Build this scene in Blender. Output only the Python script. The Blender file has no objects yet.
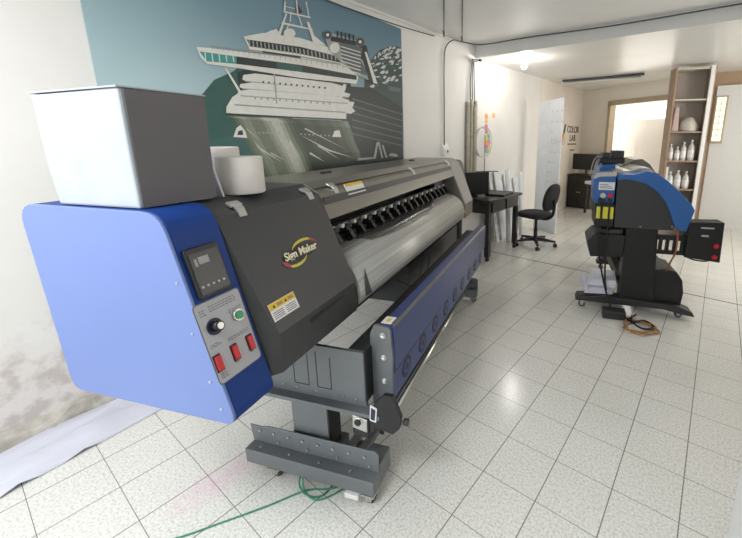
import bpy, bmesh, math, random
from mathutils import Vector, Matrix
random.seed(4)
sc = bpy.context.scene
COL = sc.collection
PI = math.pi
R = math.radians

# ------------------------------------------------------------------ materials
def lin(c):
    return tuple(((v/255)/12.92 if v/255 <= .04045 else ((v/255+.055)/1.055)**2.4) for v in c)
MATS = {}
def mat(name, rgb, rough=.5, metal=0., var=.06, scale=30., bump=0., coat=0., emit=None, estr=1., alpha=1., spec=.5, trans=0.):
    m = bpy.data.materials.new(name); m.use_nodes = True
    nt = m.node_tree; n = nt.nodes; l = nt.links
    b = n['Principled BSDF']
    c = lin(rgb)
    tc = n.new('ShaderNodeTexCoord')
    nz = n.new('ShaderNodeTexNoise'); nz.inputs['Scale'].default_value = scale; nz.inputs['Detail'].default_value = 4
    l.new(tc.outputs['Object'], nz.inputs['Vector'])
    rp = n.new('ShaderNodeValToRGB')
    rp.color_ramp.elements[0].position = .3; rp.color_ramp.elements[1].position = .7
    rp.color_ramp.elements[0].color = (*[v*(1-var) for v in c], 1)
    rp.color_ramp.elements[1].color = (*[min(1, v*(1+var)) for v in c], 1)
    l.new(nz.outputs['Fac'], rp.inputs['Fac']); l.new(rp.outputs['Color'], b.inputs['Base Color'])
    b.inputs['Roughness'].default_value = rough; b.inputs['Metallic'].default_value = metal
    b.inputs['Coat Weight'].default_value = coat; b.inputs['Alpha'].default_value = alpha
    b.inputs['Specular IOR Level'].default_value = spec
    b.inputs['Transmission Weight'].default_value = trans
    if bump:
        bp = n.new('ShaderNodeBump'); bp.inputs['Strength'].default_value = bump; bp.inputs['Distance'].default_value = .01
        l.new(nz.outputs['Fac'], bp.inputs['Height']); l.new(bp.outputs['Normal'], b.inputs['Normal'])
    if emit:
        b.inputs['Emission Color'].default_value = (*lin(emit), 1); b.inputs['Emission Strength'].default_value = estr
    MATS[name] = m
    return m

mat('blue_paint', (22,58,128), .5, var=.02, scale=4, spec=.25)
mat('side_blue_lit', (104,124,178), .4, var=.02, scale=3)  # end cover's blue lightened, daylight sheen put into the colour
mat('rail_blue', (48,64,116), .36, var=.03, scale=6)
mat('grey_paint', (56,57,58), .45, var=.03, scale=6)
mat('grey_light', (104,107,108), .38, var=.03)
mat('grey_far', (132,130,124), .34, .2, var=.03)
mat('grey_steel', (104,108,110), .4, var=.04, scale=12)
mat('lid_metal', (120,117,108), .34, .5, var=.05, scale=8)
mat('dark_steel', (48,49,50), .45, var=.05)
mat('black', (20,20,21), .45)
mat('black_soft', (24,24,25), .8, var=.2, scale=120, bump=.1)
mat('black_wood', (30,26,24), .4, var=.2, scale=14)
mat('chrome', (205,203,198), .2, 1., var=.02)
mat('alu', (190,190,186), .35, .8, var=.03)
mat('white_plastic', (225,225,222), .4, var=.02)
mat('white_card', (226,229,232), .6, var=.03, scale=9)
mat('box_side_shaded', (102,99,100), .7, var=.03, scale=9)  # carton side turned from the daylight, darkened in its colour
mat('white_paint', (246,246,246), .5, var=.02, scale=5)
mat('paper', (214,215,226), .5, var=.03, scale=6, bump=.05)
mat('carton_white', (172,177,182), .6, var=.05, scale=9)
mat('roll_paper', (222,216,210), .6, var=.03)
mat('red', (200,25,40), .35)
mat('green', (20,140,85), .35)
mat('label_grey', (176,176,180), .45, var=.02)
mat('ink_grey', (105,105,110), .6)
mat('ink_light', (205,210,217), .6)
mat('yellow', (225,185,45), .5)
mat('yellow_label', (225,215,70), .5)
mat('orange', (235,150,70), .5)
mat('lcd', (150,150,146), .4)
mat('panel_black', (30,33,33), .35)
mat('logo_black', (14,13,12), .4)
mat('logo_cream', (232,225,190), .4)
mat('logo_red', (165,50,70), .4)
mat('logo_yellow', (205,190,70), .4)
mat('fan_dark', (28,34,66), .5)
mat('cable_green', (60,135,105), .5)
mat('cable_black', (18,18,18), .5)
mat('cable_orange', (165,120,60), .5)
mat('cable_grey', (78,80,82), .6)
mat('pipe_beige', (186,180,162), .7, var=.12, scale=25)
mat('brown_wood', (160,136,114), .6, var=.12, scale=8)
mat('beige_metal', (196,190,178), .5)
mat('shelf_back', (188,177,165), .6, var=.06)
mat('glassy', (200,198,192), .15, var=.04, spec=.7)
mat('pinkish', (196,172,168), .6)
mat('note_pink', (240,110,170), .7); mat('note_yellow', (240,200,110), .7); mat('note_orange', (245,165,95), .7)
mat('note_green', (170,225,90), .7); mat('note_blue', (110,190,225), .7)
mat('far_blue', (45,98,165), .4, var=.03)
mat('far_dark', (52,53,55), .5, var=.05)
mat('concrete', (186,180,170), .9, var=.25, scale=14, bump=.3)
mat('foam', (70,70,68), .9, var=.4, scale=60, bump=.3)
mat('bulb', (255,250,240), .3, emit=(255,250,242), estr=150)
mat('daypane', (250,250,240), .3, emit=(250,248,236), estr=1.5)
mat('window_glow', (240,238,205), .4, emit=(236,236,218), estr=.8)
mat('frame_brown', (182,166,142), .6, var=.06)
mat('hook_orange', (150,90,60), .6)

# banner inks
for k, v in dict(sea_green=(60,98,92), hull_light=(150,156,140), hull_dark=(62,74,58), hull_mid=(92,104,86), ship_white=(226,224,216),
                 ship_shade=(160,162,156), ship_dark=(44,52,50), glass_teal=(70,150,145), hull_black=(46,52,50), mountain=(60,78,74),
                 snow=(206,208,206), rock=(96,104,104), tree=(52,92,84), streak=(196,200,184), maroon=(110,60,70)).items():
    mat('ink_'+k, v, .38, var=.05, scale=18)

for k_, v_ in enumerate(((44,54,42),(58,68,52),(74,84,66),(92,102,84),(112,120,102),(134,140,122),(158,162,146),(184,186,172))): mat('ink_h%d' % k_, v_, .38, var=.08, scale=30)

# sky ink of the banner: a printed blend from teal to pale
def sky_ink():
    m = bpy.data.materials.new('ink_sky'); m.use_nodes = True
    nt = m.node_tree; n = nt.nodes; l = nt.links; b = n['Principled BSDF']; b.inputs['Roughness'].default_value = .38
    tc = n.new('ShaderNodeTexCoord'); sep = n.new('ShaderNodeSeparateXYZ'); l.new(tc.outputs['Object'], sep.inputs[0])
    mx = n.new('ShaderNodeMath'); mx.operation = 'MULTIPLY_ADD'; mx.inputs[1].default_value = -.8; mx.inputs[2].default_value = 1.1
    l.new(sep.outputs['Z'], mx.inputs[0])
    ad = n.new('ShaderNodeMath'); ad.operation = 'MULTIPLY_ADD'; ad.inputs[1].default_value = -.17
    l.new(sep.outputs['Y'], ad.inputs[0]); l.new(mx.outputs[0], ad.inputs[2])
    nz = n.new('ShaderNodeTexNoise'); nz.inputs['Scale'].default_value = 1.4; l.new(tc.outputs['Object'], nz.inputs['Vector'])
    a2 = n.new('ShaderNodeMath'); a2.operation = 'MULTIPLY_ADD'; a2.inputs[1].default_value = .3
    l.new(nz.outputs['Fac'], a2.inputs[0]); l.new(ad.outputs[0], a2.inputs[2])
    rp = n.new('ShaderNodeValToRGB'); e = rp.color_ramp.elements
    e[0].position = 0; e[0].color = (*lin((92,122,140)), 1); e[1].position = 1; e[1].color = (*lin((178,202,206)), 1)
    x = e.new(.45); x.color = (*lin((122,152,164)), 1)
    l.new(a2.outputs[0], rp.inputs['Fac']); l.new(rp.outputs['Color'], b.inputs['Base Color'])
    MATS['ink_sky'] = m
sky_ink()

def floor_mat():
    m = bpy.data.materials.new('terrazzo_tiles'); m.use_nodes = True
    nt = m.node_tree; n = nt.nodes; l = nt.links; b = n['Principled BSDF']
    tc = n.new('ShaderNodeTexCoord'); sep = n.new('ShaderNodeSeparateXYZ'); l.new(tc.outputs['Object'], sep.inputs[0])
    def line(sock, off, w):
        a = n.new('ShaderNodeMath'); a.operation = 'ADD'; a.inputs[1].default_value = -off + 100; l.new(sep.outputs[sock], a.inputs[0])
        mo = n.new('ShaderNodeMath'); mo.operation = 'PINGPONG'; mo.inputs[1].default_value = .125; l.new(a.outputs[0], mo.inputs[0])
        c = n.new('ShaderNodeMath'); c.operation = 'LESS_THAN'; c.inputs[1].default_value = w; l.new(mo.outputs[0], c.inputs[0])
        return c
    lx = line('X', .304, .0023); ly = line('Y', .739, .0014)
    mx = n.new('ShaderNodeMath'); mx.operation = 'MAXIMUM'; l.new(lx.outputs[0], mx.inputs[0]); l.new(ly.outputs[0], mx.inputs[1])
    # speckles
    nz = n.new('ShaderNodeTexNoise'); nz.inputs['Scale'].default_value = 100; nz.inputs['Detail'].default_value = 3; nz.inputs['Roughness'].default_value = .7
    l.new(tc.outputs['Object'], nz.inputs['Vector'])
    rp = n.new('ShaderNodeValToRGB'); e = rp.color_ramp.elements
    e[0].position = .36; e[0].color = (*lin((204,202,195)), 1); e[1].position = .56; e[1].color = (*lin((238,237,231)), 1)
    l.new(nz.outputs['Fac'], rp.inputs['Fac'])
    # broad dirt
    n2 = n.new('ShaderNodeTexNoise'); n2.inputs['Scale'].default_value = 1.6; n2.inputs['Detail'].default_value = 6
    l.new(tc.outputs['Object'], n2.inputs['Vector'])
    r2 = n.new('ShaderNodeValToRGB'); e = r2.color_ramp.elements
    e[0].position = .3; e[0].color = (.94,.935,.925,1); e[1].position = .65; e[1].color = (1,1,1,1)
    l.new(n2.outputs['Fac'], r2.inputs['Fac'])
    mu = n.new('ShaderNodeMixRGB'); mu.blend_type = 'MULTIPLY'; mu.inputs[0].default_value = 1
    l.new(rp.outputs['Color'], mu.inputs[1]); l.new(r2.outputs['Color'], mu.inputs[2])
    # spilled magenta ink
    vs = n.new('ShaderNodeVectorMath'); vs.operation = 'SUBTRACT'; vs.inputs[1].default_value = (-1.63,.5,0); l.new(tc.outputs['Object'], vs.inputs[0])
    vm = n.new('ShaderNodeVectorMath'); vm.operation = 'MULTIPLY'; vm.inputs[1].default_value = (8.5,4.2,1); l.new(vs.outputs[0], vm.inputs[0])
    vl = n.new('ShaderNodeVectorMath'); vl.operation = 'LENGTH'; l.new(vm.outputs[0], vl.inputs[0])
    n3 = n.new('ShaderNodeTexNoise'); n3.inputs['Scale'].default_value = 22; n3.inputs['Detail'].default_value = 5; l.new(tc.outputs['Object'], n3.inputs['Vector'])
    s1 = n.new('ShaderNodeMath'); s1.operation = 'MULTIPLY_ADD'; s1.inputs[1].default_value = 1.6; l.new(n3.outputs['Fac'], s1.inputs[0]); l.new(vl.outputs['Value'], s1.inputs[2])
    mr = n.new('ShaderNodeMapRange'); mr.inputs['From Min'].default_value = .75; mr.inputs['From Max'].default_value = 1.75
    mr.inputs['To Min'].default_value = .38; mr.inputs['To Max'].default_value = 0; l.new(s1.outputs[0], mr.inputs['Value'])
    mp = n.new('ShaderNodeMixRGB'); l.new(mr.outputs[0], mp.inputs[0]); l.new(mu.outputs[0], mp.inputs[1]); mp.inputs[2].default_value = (*lin((226,170,205)), 1)
    mg = n.new('ShaderNodeMixRGB'); l.new(mx.outputs[0], mg.inputs[0]); l.new(mp.outputs[0], mg.inputs[1]); mg.inputs[2].default_value = (*lin((128,124,116)), 1)
    l.new(mg.outputs[0], b.inputs['Base Color'])
    rr = n.new('ShaderNodeMapRange'); rr.inputs['To Min'].default_value = .12; rr.inputs['To Max'].default_value = .24
    l.new(n2.outputs['Fac'], rr.inputs['Value']); l.new(rr.outputs[0], b.inputs['Roughness'])
    MATS['floor'] = m
floor_mat()

def wall_mat(name, rgb, worn=False, rough=.6):
    m = bpy.data.materials.new(name); m.use_nodes = True
    nt = m.node_tree; n = nt.nodes; l = nt.links; b = n['Principled BSDF']; b.inputs['Roughness'].default_value = rough
    tc = n.new('ShaderNodeTexCoord')
    nz = n.new('ShaderNodeTexNoise'); nz.inputs['Scale'].default_value = 2.5; nz.inputs['Detail'].default_value = 6; l.new(tc.outputs['Object'], nz.inputs['Vector'])
    rp = n.new('ShaderNodeValToRGB'); c = lin(rgb)
    rp.color_ramp.elements[0].position = .3; rp.color_ramp.elements[0].color = (*[v*.95 for v in c], 1)
    rp.color_ramp.elements[1].position = .7; rp.color_ramp.elements[1].color = (*c, 1)
    l.new(nz.outputs['Fac'], rp.inputs['Fac'])
    out = rp.outputs['Color']
    bh = nz.outputs['Fac']
    if worn:   # damp, flaking plaster low on the wall
        sep = n.new('ShaderNodeSeparateXYZ'); l.new(tc.outputs['Object'], sep.inputs[0])
        n2 = n.new('ShaderNodeTexNoise'); n2.inputs['Scale'].default_value = 3.2; n2.inputs['Detail'].default_value = 9; n2.inputs['Roughness'].default_value = .65
        l.new(tc.outputs['Object'], n2.inputs['Vector'])
        a = n.new('ShaderNodeMath'); a.operation = 'MULTIPLY_ADD'; a.inputs[1].default_value = 1.15; l.new(sep.outputs['Z'], a.inputs[0])
        s = n.new('ShaderNodeMath'); s.operation = 'MULTIPLY_ADD'; s.inputs[1].default_value = 1.7; s.inputs[2].default_value = -.62
        l.new(n2.outputs['Fac'], s.inputs[0]); l.new(s.outputs[0], a.inputs[2])
        mr = n.new('ShaderNodeMapRange'); mr.inputs['From Min'].default_value = .72; mr.inputs['From Max'].default_value = 1.0
        mr.inputs['To Min'].default_value = .7; mr.inputs['To Max'].default_value = 0; l.new(a.outputs[0], mr.inputs['Value'])
        my = n.new('ShaderNodeMapRange'); my.inputs['From Min'].default_value = 1.2; my.inputs['From Max'].default_value = 2.6
        my.inputs['To Min'].default_value = 1; my.inputs['To Max'].default_value = .12; l.new(sep.outputs['Y'], my.inputs['Value'])
        mm = n.new('ShaderNodeMath'); mm.operation = 'MULTIPLY'; l.new(mr.outputs[0], mm.inputs[0]); l.new(my.outputs[0], mm.inputs[1])
        n3 = n.new('ShaderNodeTexNoise'); n3.inputs['Scale'].default_value = 14; n3.inputs['Detail'].default_value = 8; l.new(tc.outputs['Object'], n3.inputs['Vector'])
        r3 = n.new('ShaderNodeValToRGB'); e = r3.color_ramp.elements
        e[0].position = .40; e[0].color = (*lin((186,174,168)), 1); e[1].position = .56; e[1].color = (*lin((226,218,212)), 1)
        l.new(n3.outputs['Fac'], r3.inputs['Fac'])
        mx = n.new('ShaderNodeMixRGB'); l.new(mm.outputs[0], mx.inputs[0]); l.new(out, mx.inputs[1]); l.new(r3.outputs['Color'], mx.inputs[2])
        out = mx.outputs[0]; bh = n3.outputs['Fac']
    l.new(out, b.inputs['Base Color'])
    bp = n.new('ShaderNodeBump'); bp.inputs['Strength'].default_value = .12; bp.inputs['Distance'].default_value = .01
    l.new(bh, bp.inputs['Height']); l.new(bp.outputs['Normal'], b.inputs['Normal'])
    MATS[name] = m
wall_mat('wall_white', (236,233,228), worn=True)
wall_mat('wall_far', (242,234,222))
wall_mat('wall_tan', (176,150,124))
wall_mat('ceil_near', (236,235,232))
wall_mat('ceil_far', (232,231,227), rough=.32)

# ------------------------------------------------------------------ mesh builder
class MB:
    def __init__(s, xf=None):
        s.bm = bmesh.new(); s.mats = []; s.xf = xf or (lambda p: Vector(p))
    def mi(s, m):
        if m not in s.mats: s.mats.append(m)
        return s.mats.index(m)
    def poly(s, pts, m, smooth=False):
        vs = [s.bm.verts.new(s.xf(p)) for p in pts]
        f = s.bm.faces.new(vs); f.material_index = s.mi(m); f.smooth = smooth
        return f
    def loft(s, rings, m, cap=True, smooth=False, closed=True):
        k = s.mi(m)
        vs = [[s.bm.verts.new(s.xf(p)) for p in r] for r in rings]
        n = len(vs[0])
        for a, b in zip(vs, vs[1:]):
            for i in range(n if closed else n-1):
                j = (i+1) % n
                f = s.bm.faces.new((a[i], a[j], b[j], b[i])); f.material_index = k; f.smooth = smooth
        if cap and closed:
            f = s.bm.faces.new(vs[0][::-1]); f.material_index = k
            f = s.bm.faces.new(vs[-1]); f.material_index = k
        return s
    def box(s, a, b, m):
        x0, y0, z0 = a; x1, y1, z1 = b
        return s.loft([[(x0,y0,z0),(x1,y0,z0),(x1,y1,z0),(x0,y1,z0)], [(x0,y0,z1),(x1,y0,z1),(x1,y1,z1),(x0,y1,z1)]], m)
    def prism(s, prof, y0, y1, m, smooth=False):      # profile in (x,z), pushed along y
        return s.loft([[(x,y0,z) for x, z in prof], [(x,y1,z) for x, z in prof]], m, smooth=smooth)
    def cyl(s, p0, p1, r, m, n=20, r1=None, smooth=True, cap=True):
        p0 = Vector(p0); p1 = Vector(p1); d = (p1-p0).normalized()
        a = d.orthogonal().normalized(); b = d.cross(a); r1 = r if r1 is None else r1
        ring = lambda p, q: [tuple(p + a*math.cos(2*PI*i/n)*q + b*math.sin(2*PI*i/n)*q) for i in range(n)]
        return s.loft([ring(p0, r), ring(p1, r1)], m, cap=cap, smooth=smooth)
    def lathe(s, prof, m, c=(0,0,0), n=24):           # (radius, z) pairs
        return s.loft([[(c[0]+r*math.cos(2*PI*i/n), c[1]+r*math.sin(2*PI*i/n), c[2]+z) for i in range(n)] for r, z in prof], m, smooth=True)
    def tube(s, pts, r, m, n=8):
        P = [Vector(p) for p in pts]
        # Catmull-Rom
        Q = []
        for i in range(len(P)-1):
            a = P[max(i-1,0)]; b = P[i]; c = P[i+1]; d = P[min(i+2,len(P)-1)]
            for t in range(6):
                t /= 6
                Q.append(.5*((2*b)+(c-a)*t+(2*a-5*b+4*c-d)*t*t+(3*b-a-3*c+d)*t**3))
        Q.append(P[-1]); rings = []; u = None
        for i, q in enumerate(Q):
            d = (Q[min(i+1,len(Q)-1)]-Q[max(i-1,0)]).normalized()
            if u is None: u = d.orthogonal().normalized()
            u = (u - d*u.dot(d)).normalized(); w = d.cross(u)
            rings.append([tuple(q+u*math.cos(2*PI*k/n)*r+w*math.sin(2*PI*k/n)*r) for k in range(n)])
        return s.loft(rings, m, smooth=True)
    def build(s, name, parent=None, bevel=0., seg=2, origin=None):
        bmesh.ops.recalc_face_normals(s.bm, faces=s.bm.faces)
        me = bpy.data.meshes.new(name)
        if origin is not None:
            bmesh.ops.translate(s.bm, verts=s.bm.verts, vec=-Vector(origin))
        s.bm.to_mesh(me); s.bm.free()
        for m in s.mats: me.materials.append(MATS[m])
        o = bpy.data.objects.new(name, me); COL.objects.link(o)
        if parent: o.parent = parent
        if origin is not None: o.location = origin
        if bevel:
            b = o.modifiers.new('b', 'BEVEL'); b.width = bevel; b.segments = seg; b.limit_method = 'ANGLE'; b.angle_limit = R(40)
            b.harden_normals = False
        return o
def roundpoly(pts, r, n=4):
    """polygon in 2D with corners rounded; r is one radius or a list"""
    out = []
    for i, p in enumerate(pts):
        rr = r[i] if isinstance(r, (list, tuple)) else r
        p = Vector(p); a = Vector(pts[i-1])-p; b = Vector(pts[(i+1) % len(pts)])-p
        if rr <= 0: out.append(tuple(p)); continue
        p0 = p+a.normalized()*min(rr, a.length*.45); p1 = p+b.normalized()*min(rr, b.length*.45)
        for k in range(n+1):
            t = k/n; q = p0*(1-t)**2+p*2*t*(1-t)+p1*t*t
            out.append((q.x, q.y))
    return out
def thing(name, label, cat, loc=(0,0,0), rz=0., group=None):
    o = bpy.data.objects.new(name, None); COL.objects.link(o); o.empty_display_size = .1
    o.location = loc; o.rotation_euler.z = rz
    return tag(o, label, cat, group)
def tag(o, label, cat, group=None):
    o['label'] = label; o['category'] = cat
    if group: o['group'] = group
    return o
def struct(o): o['kind'] = 'structure'; return o
def text_mesh(body, name, m, parent, M, size, depth=.0006, shear=0., bold=0., align='CENTER'):
    c = bpy.data.curves.new(name, 'FONT'); c.body = body; c.size = size; c.extrude = depth; c.shear = shear; c.offset = bold
    c.align_x = align; c.align_y = 'CENTER'
    t = bpy.data.objects.new(name, c); COL.objects.link(t)
    dg = bpy.context.evaluated_depsgraph_get(); dg.update()
    me = bpy.data.meshes.new_from_object(t.evaluated_get(dg))
    bpy.data.objects.remove(t); bpy.data.curves.remove(c)
    me.transform(M); me.materials.clear(); me.materials.append(MATS[m])
    o = bpy.data.objects.new(name, me); COL.objects.link(o); o.parent = parent
    return o

# machine direction: both printers and the shelf stand 19.8 degrees off the room
A = R(19.8)
Ux, Uy = -math.sin(A), math.cos(A); Nx, Ny = math.cos(A), math.sin(A)
def W(t, s, z=0): return Vector((Nx*t+Ux*s, Ny*t+Uy*s, z))

# ------------------------------------------------------------------ room
XL = -2.70
def room():
    b = MB(); b.box((-2.9,-2.6,-.08), (2.3,12.5,0), 'floor'); struct(b.build('floor'))
    b = MB(); b.box((-2.9,-1.75,2.636), (2.3,4.33,2.75), 'ceil_near'); struct(b.build('ceiling'))
    b = MB(); b.loft([[(-2.9,4.33,2.5),(2.3,4.33,2.5),(2.3,4.33,2.8),(-2.9,4.33,2.8)],[(-2.9,9.6,2.565),(2.3,9.6,2.565),(2.3,9.6,2.8),(-2.9,9.6,2.8)]],'ceil_far'); struct(b.build('ceiling'))
    b = MB(); b.box((-2.86,-1.75,0), (XL,6.52,2.75), 'wall_white'); struct(b.build('wall_left'))
    b = MB(); b.box((-2.86,6.52,0), (XL+.012,9.6,2.75), 'wall_far'); struct(b.build('wall_left'))
    # broken plaster ledge along the foot of the left wall
    b = MB(); rings = []
    for i in range(60):
        y = -1.7+i*.08; d = .045+.012*math.sin(i*1.7)+random.uniform(-.008,.008); h = .075+random.uniform(-.015,.015)
        rings.append([(XL-.01,y,0),(XL+d+.015,y,0),(XL+d,y,h*.6),(XL+d*.6,y,h),(XL-.01,y,h+.02)])
    b.loft(rings, 'concrete'); struct(b.build('baseboard_left'))
    # street front behind the camera, with its wide shop opening
    b = MB(); y0, y1 = -1.85, -1.7
    b.box((-2.9,y0,0), (-2.55,y1,2.75), 'white_paint'); b.box((-.55,y0,0), (2.3,y1,2.75), 'white_paint'); b.box((-2.55,y0,2.35), (-.55,y1,2.75), 'white_paint')
    struct(b.build('wall_front'))
    b = MB(); b.box((2.1,-1.7,0), (2.25,7.85,2.75), 'wall_white'); struct(b.build('wall_right'))
    # white pier beside the camera
    b = MB(); b.prism([(0,0)]*0 or [(.205,0.0),(1.1,0.0),(1.1,2.64),(.205,2.64)], .75, 1.53, 'white_paint'); struct(b.build('trim_1', bevel=.02, seg=3))
    # angled back wall with doorway
    P0 = Vector((-2.7,9.0)); D = Vector((.87,-.49)).normalized(); Nn = Vector((D.y,-D.x))*-1   # away from the room
    def seg(name, a, c, z0, z1, m, th=.14, off=0.):
        b = MB(); p = [P0+D*a+Nn*off, P0+D*c+Nn*off, P0+D*c+Nn*(off+th), P0+D*a+Nn*(off+th)]
        b.loft([[(*q, z0) for q in p], [(*q, z1) for q in p]], m); return b.build(name)
    struct(seg('wall_back', -.12, .80, 0, 2.6, 'wall_far'))
    struct(seg('wall_back', .80, 2.6, 2.2, 2.6, 'wall_far'))
    for a, c, z0, z1 in ((.749,.82,0,2.27), (.749,2.5,2.18,2.275), (2.42,2.5,0,2.2)):
        struct(seg('trim_2', a, c, z0, z1, 'frame_brown', .16, -.02))
    # right-hand back wall, lintel, white door leaf
    b = MB(); b.box((-.52,7.74,0), (2.2,7.86,2.6), 'wall_tan'); struct(b.build('wall_right_back'))
    b = MB(); b.box((-.17,7.68,0), (1.6,7.74,2.33), 'white_plastic'); struct(b.build('door_1'))
    # narrow barred window between shelf and white panel
    w = MB(); w.box((-.17,7.655,1.42), (-.005,7.68,2.17), 'frame_brown'); o = struct(w.build('window_1'))
    w = MB(); w.box((-.15,7.645,1.46), (-.03,7.656,2.15), 'window_glow'); w.build('window_pane', o)
    w = MB()
    for k in range(6): w.box((-.15,7.636,1.54+k*.1), (-.03,7.645,1.548+k*.1), 'frame_brown')
    w.box((-.093,7.636,1.5), (-.087,7.645,2.15), 'frame_brown'); w.build('window_bar', o)
    b = MB(); b.box((-.26,7.64,0), (-.18,7.74,1.45), 'brown_wood'); struct(b.build('trim_3'))
    # room beyond the doorway
    b = MB(); b.box((-2.9,11.3,0), (2.3,11.45,2.75), 'wall_white'); struct(b.build('wall_yard'))
    b = MB(); b.box((-2.9,9.6,0), (-2.76,11.3,2.75), 'wall_white'); struct(b.build('wall_yard_left'))
    b = MB(); b.box((2.1,7.86,0), (2.25,11.3,2.75), 'wall_white'); struct(b.build('wall_yard_right'))
    # dark expansion joint across the floor
    b = MB(); j0 = Vector((-2.6,4.262)); j1 = Vector((2.0,4.05))
    b.loft([[(j0.x,j0.y,0),(j0.x,j0.y+.012,0),(j0.x,j0.y+.012,.0015),(j0.x,j0.y,.0015)], [(j1.x,j1.y,0),(j1.x,j1.y+.012,0),(j1.x,j1.y+.012,.0015),(j1.x,j1.y,.0015)]], 'cable_grey')
    struct(b.build('trim_4'))
room()

# ------------------------------------------------------------------ caster maker
def caster(parent, x, y, z1, r=.03, f='chrome', face=0.):
    b = MB()
    c, s_ = math.cos(face), math.sin(face)
    T = lambda p: Vector((x+p[0]*c-p[1]*s_, y+p[0]*s_+p[1]*c, p[2]))
    b = MB(T)
    b.cyl((0,-.012,r), (0,.012,r), r, 'dark_steel', 24)
    b.cyl((0,-.014,r), (0,.014,r), r*.5, f, 16)
    o = b.build('caster', parent)
    b = MB(T)
    for q in (-1,1):
        b.loft([[(-.012,q*.019-.002,r-.008),(.012,q*.019-.002,r-.008),(.022,q*.019-.002,z1-.008),(-.02,q*.019-.002,z1-.008)],
                [(-.012,q*.019+.002,r-.008),(.012,q*.019+.002,r-.008),(.022,q*.019+.002,z1-.008),(-.02,q*.019+.002,z1-.008)]], f)
    b.cyl((0,-.022,r), (0,.022,r), .006, f, 10)
    b.box((-.03,-.03,z1-.008), (.03,.03,z1), f)
    b.build('caster_fork', o)
    return o

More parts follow.
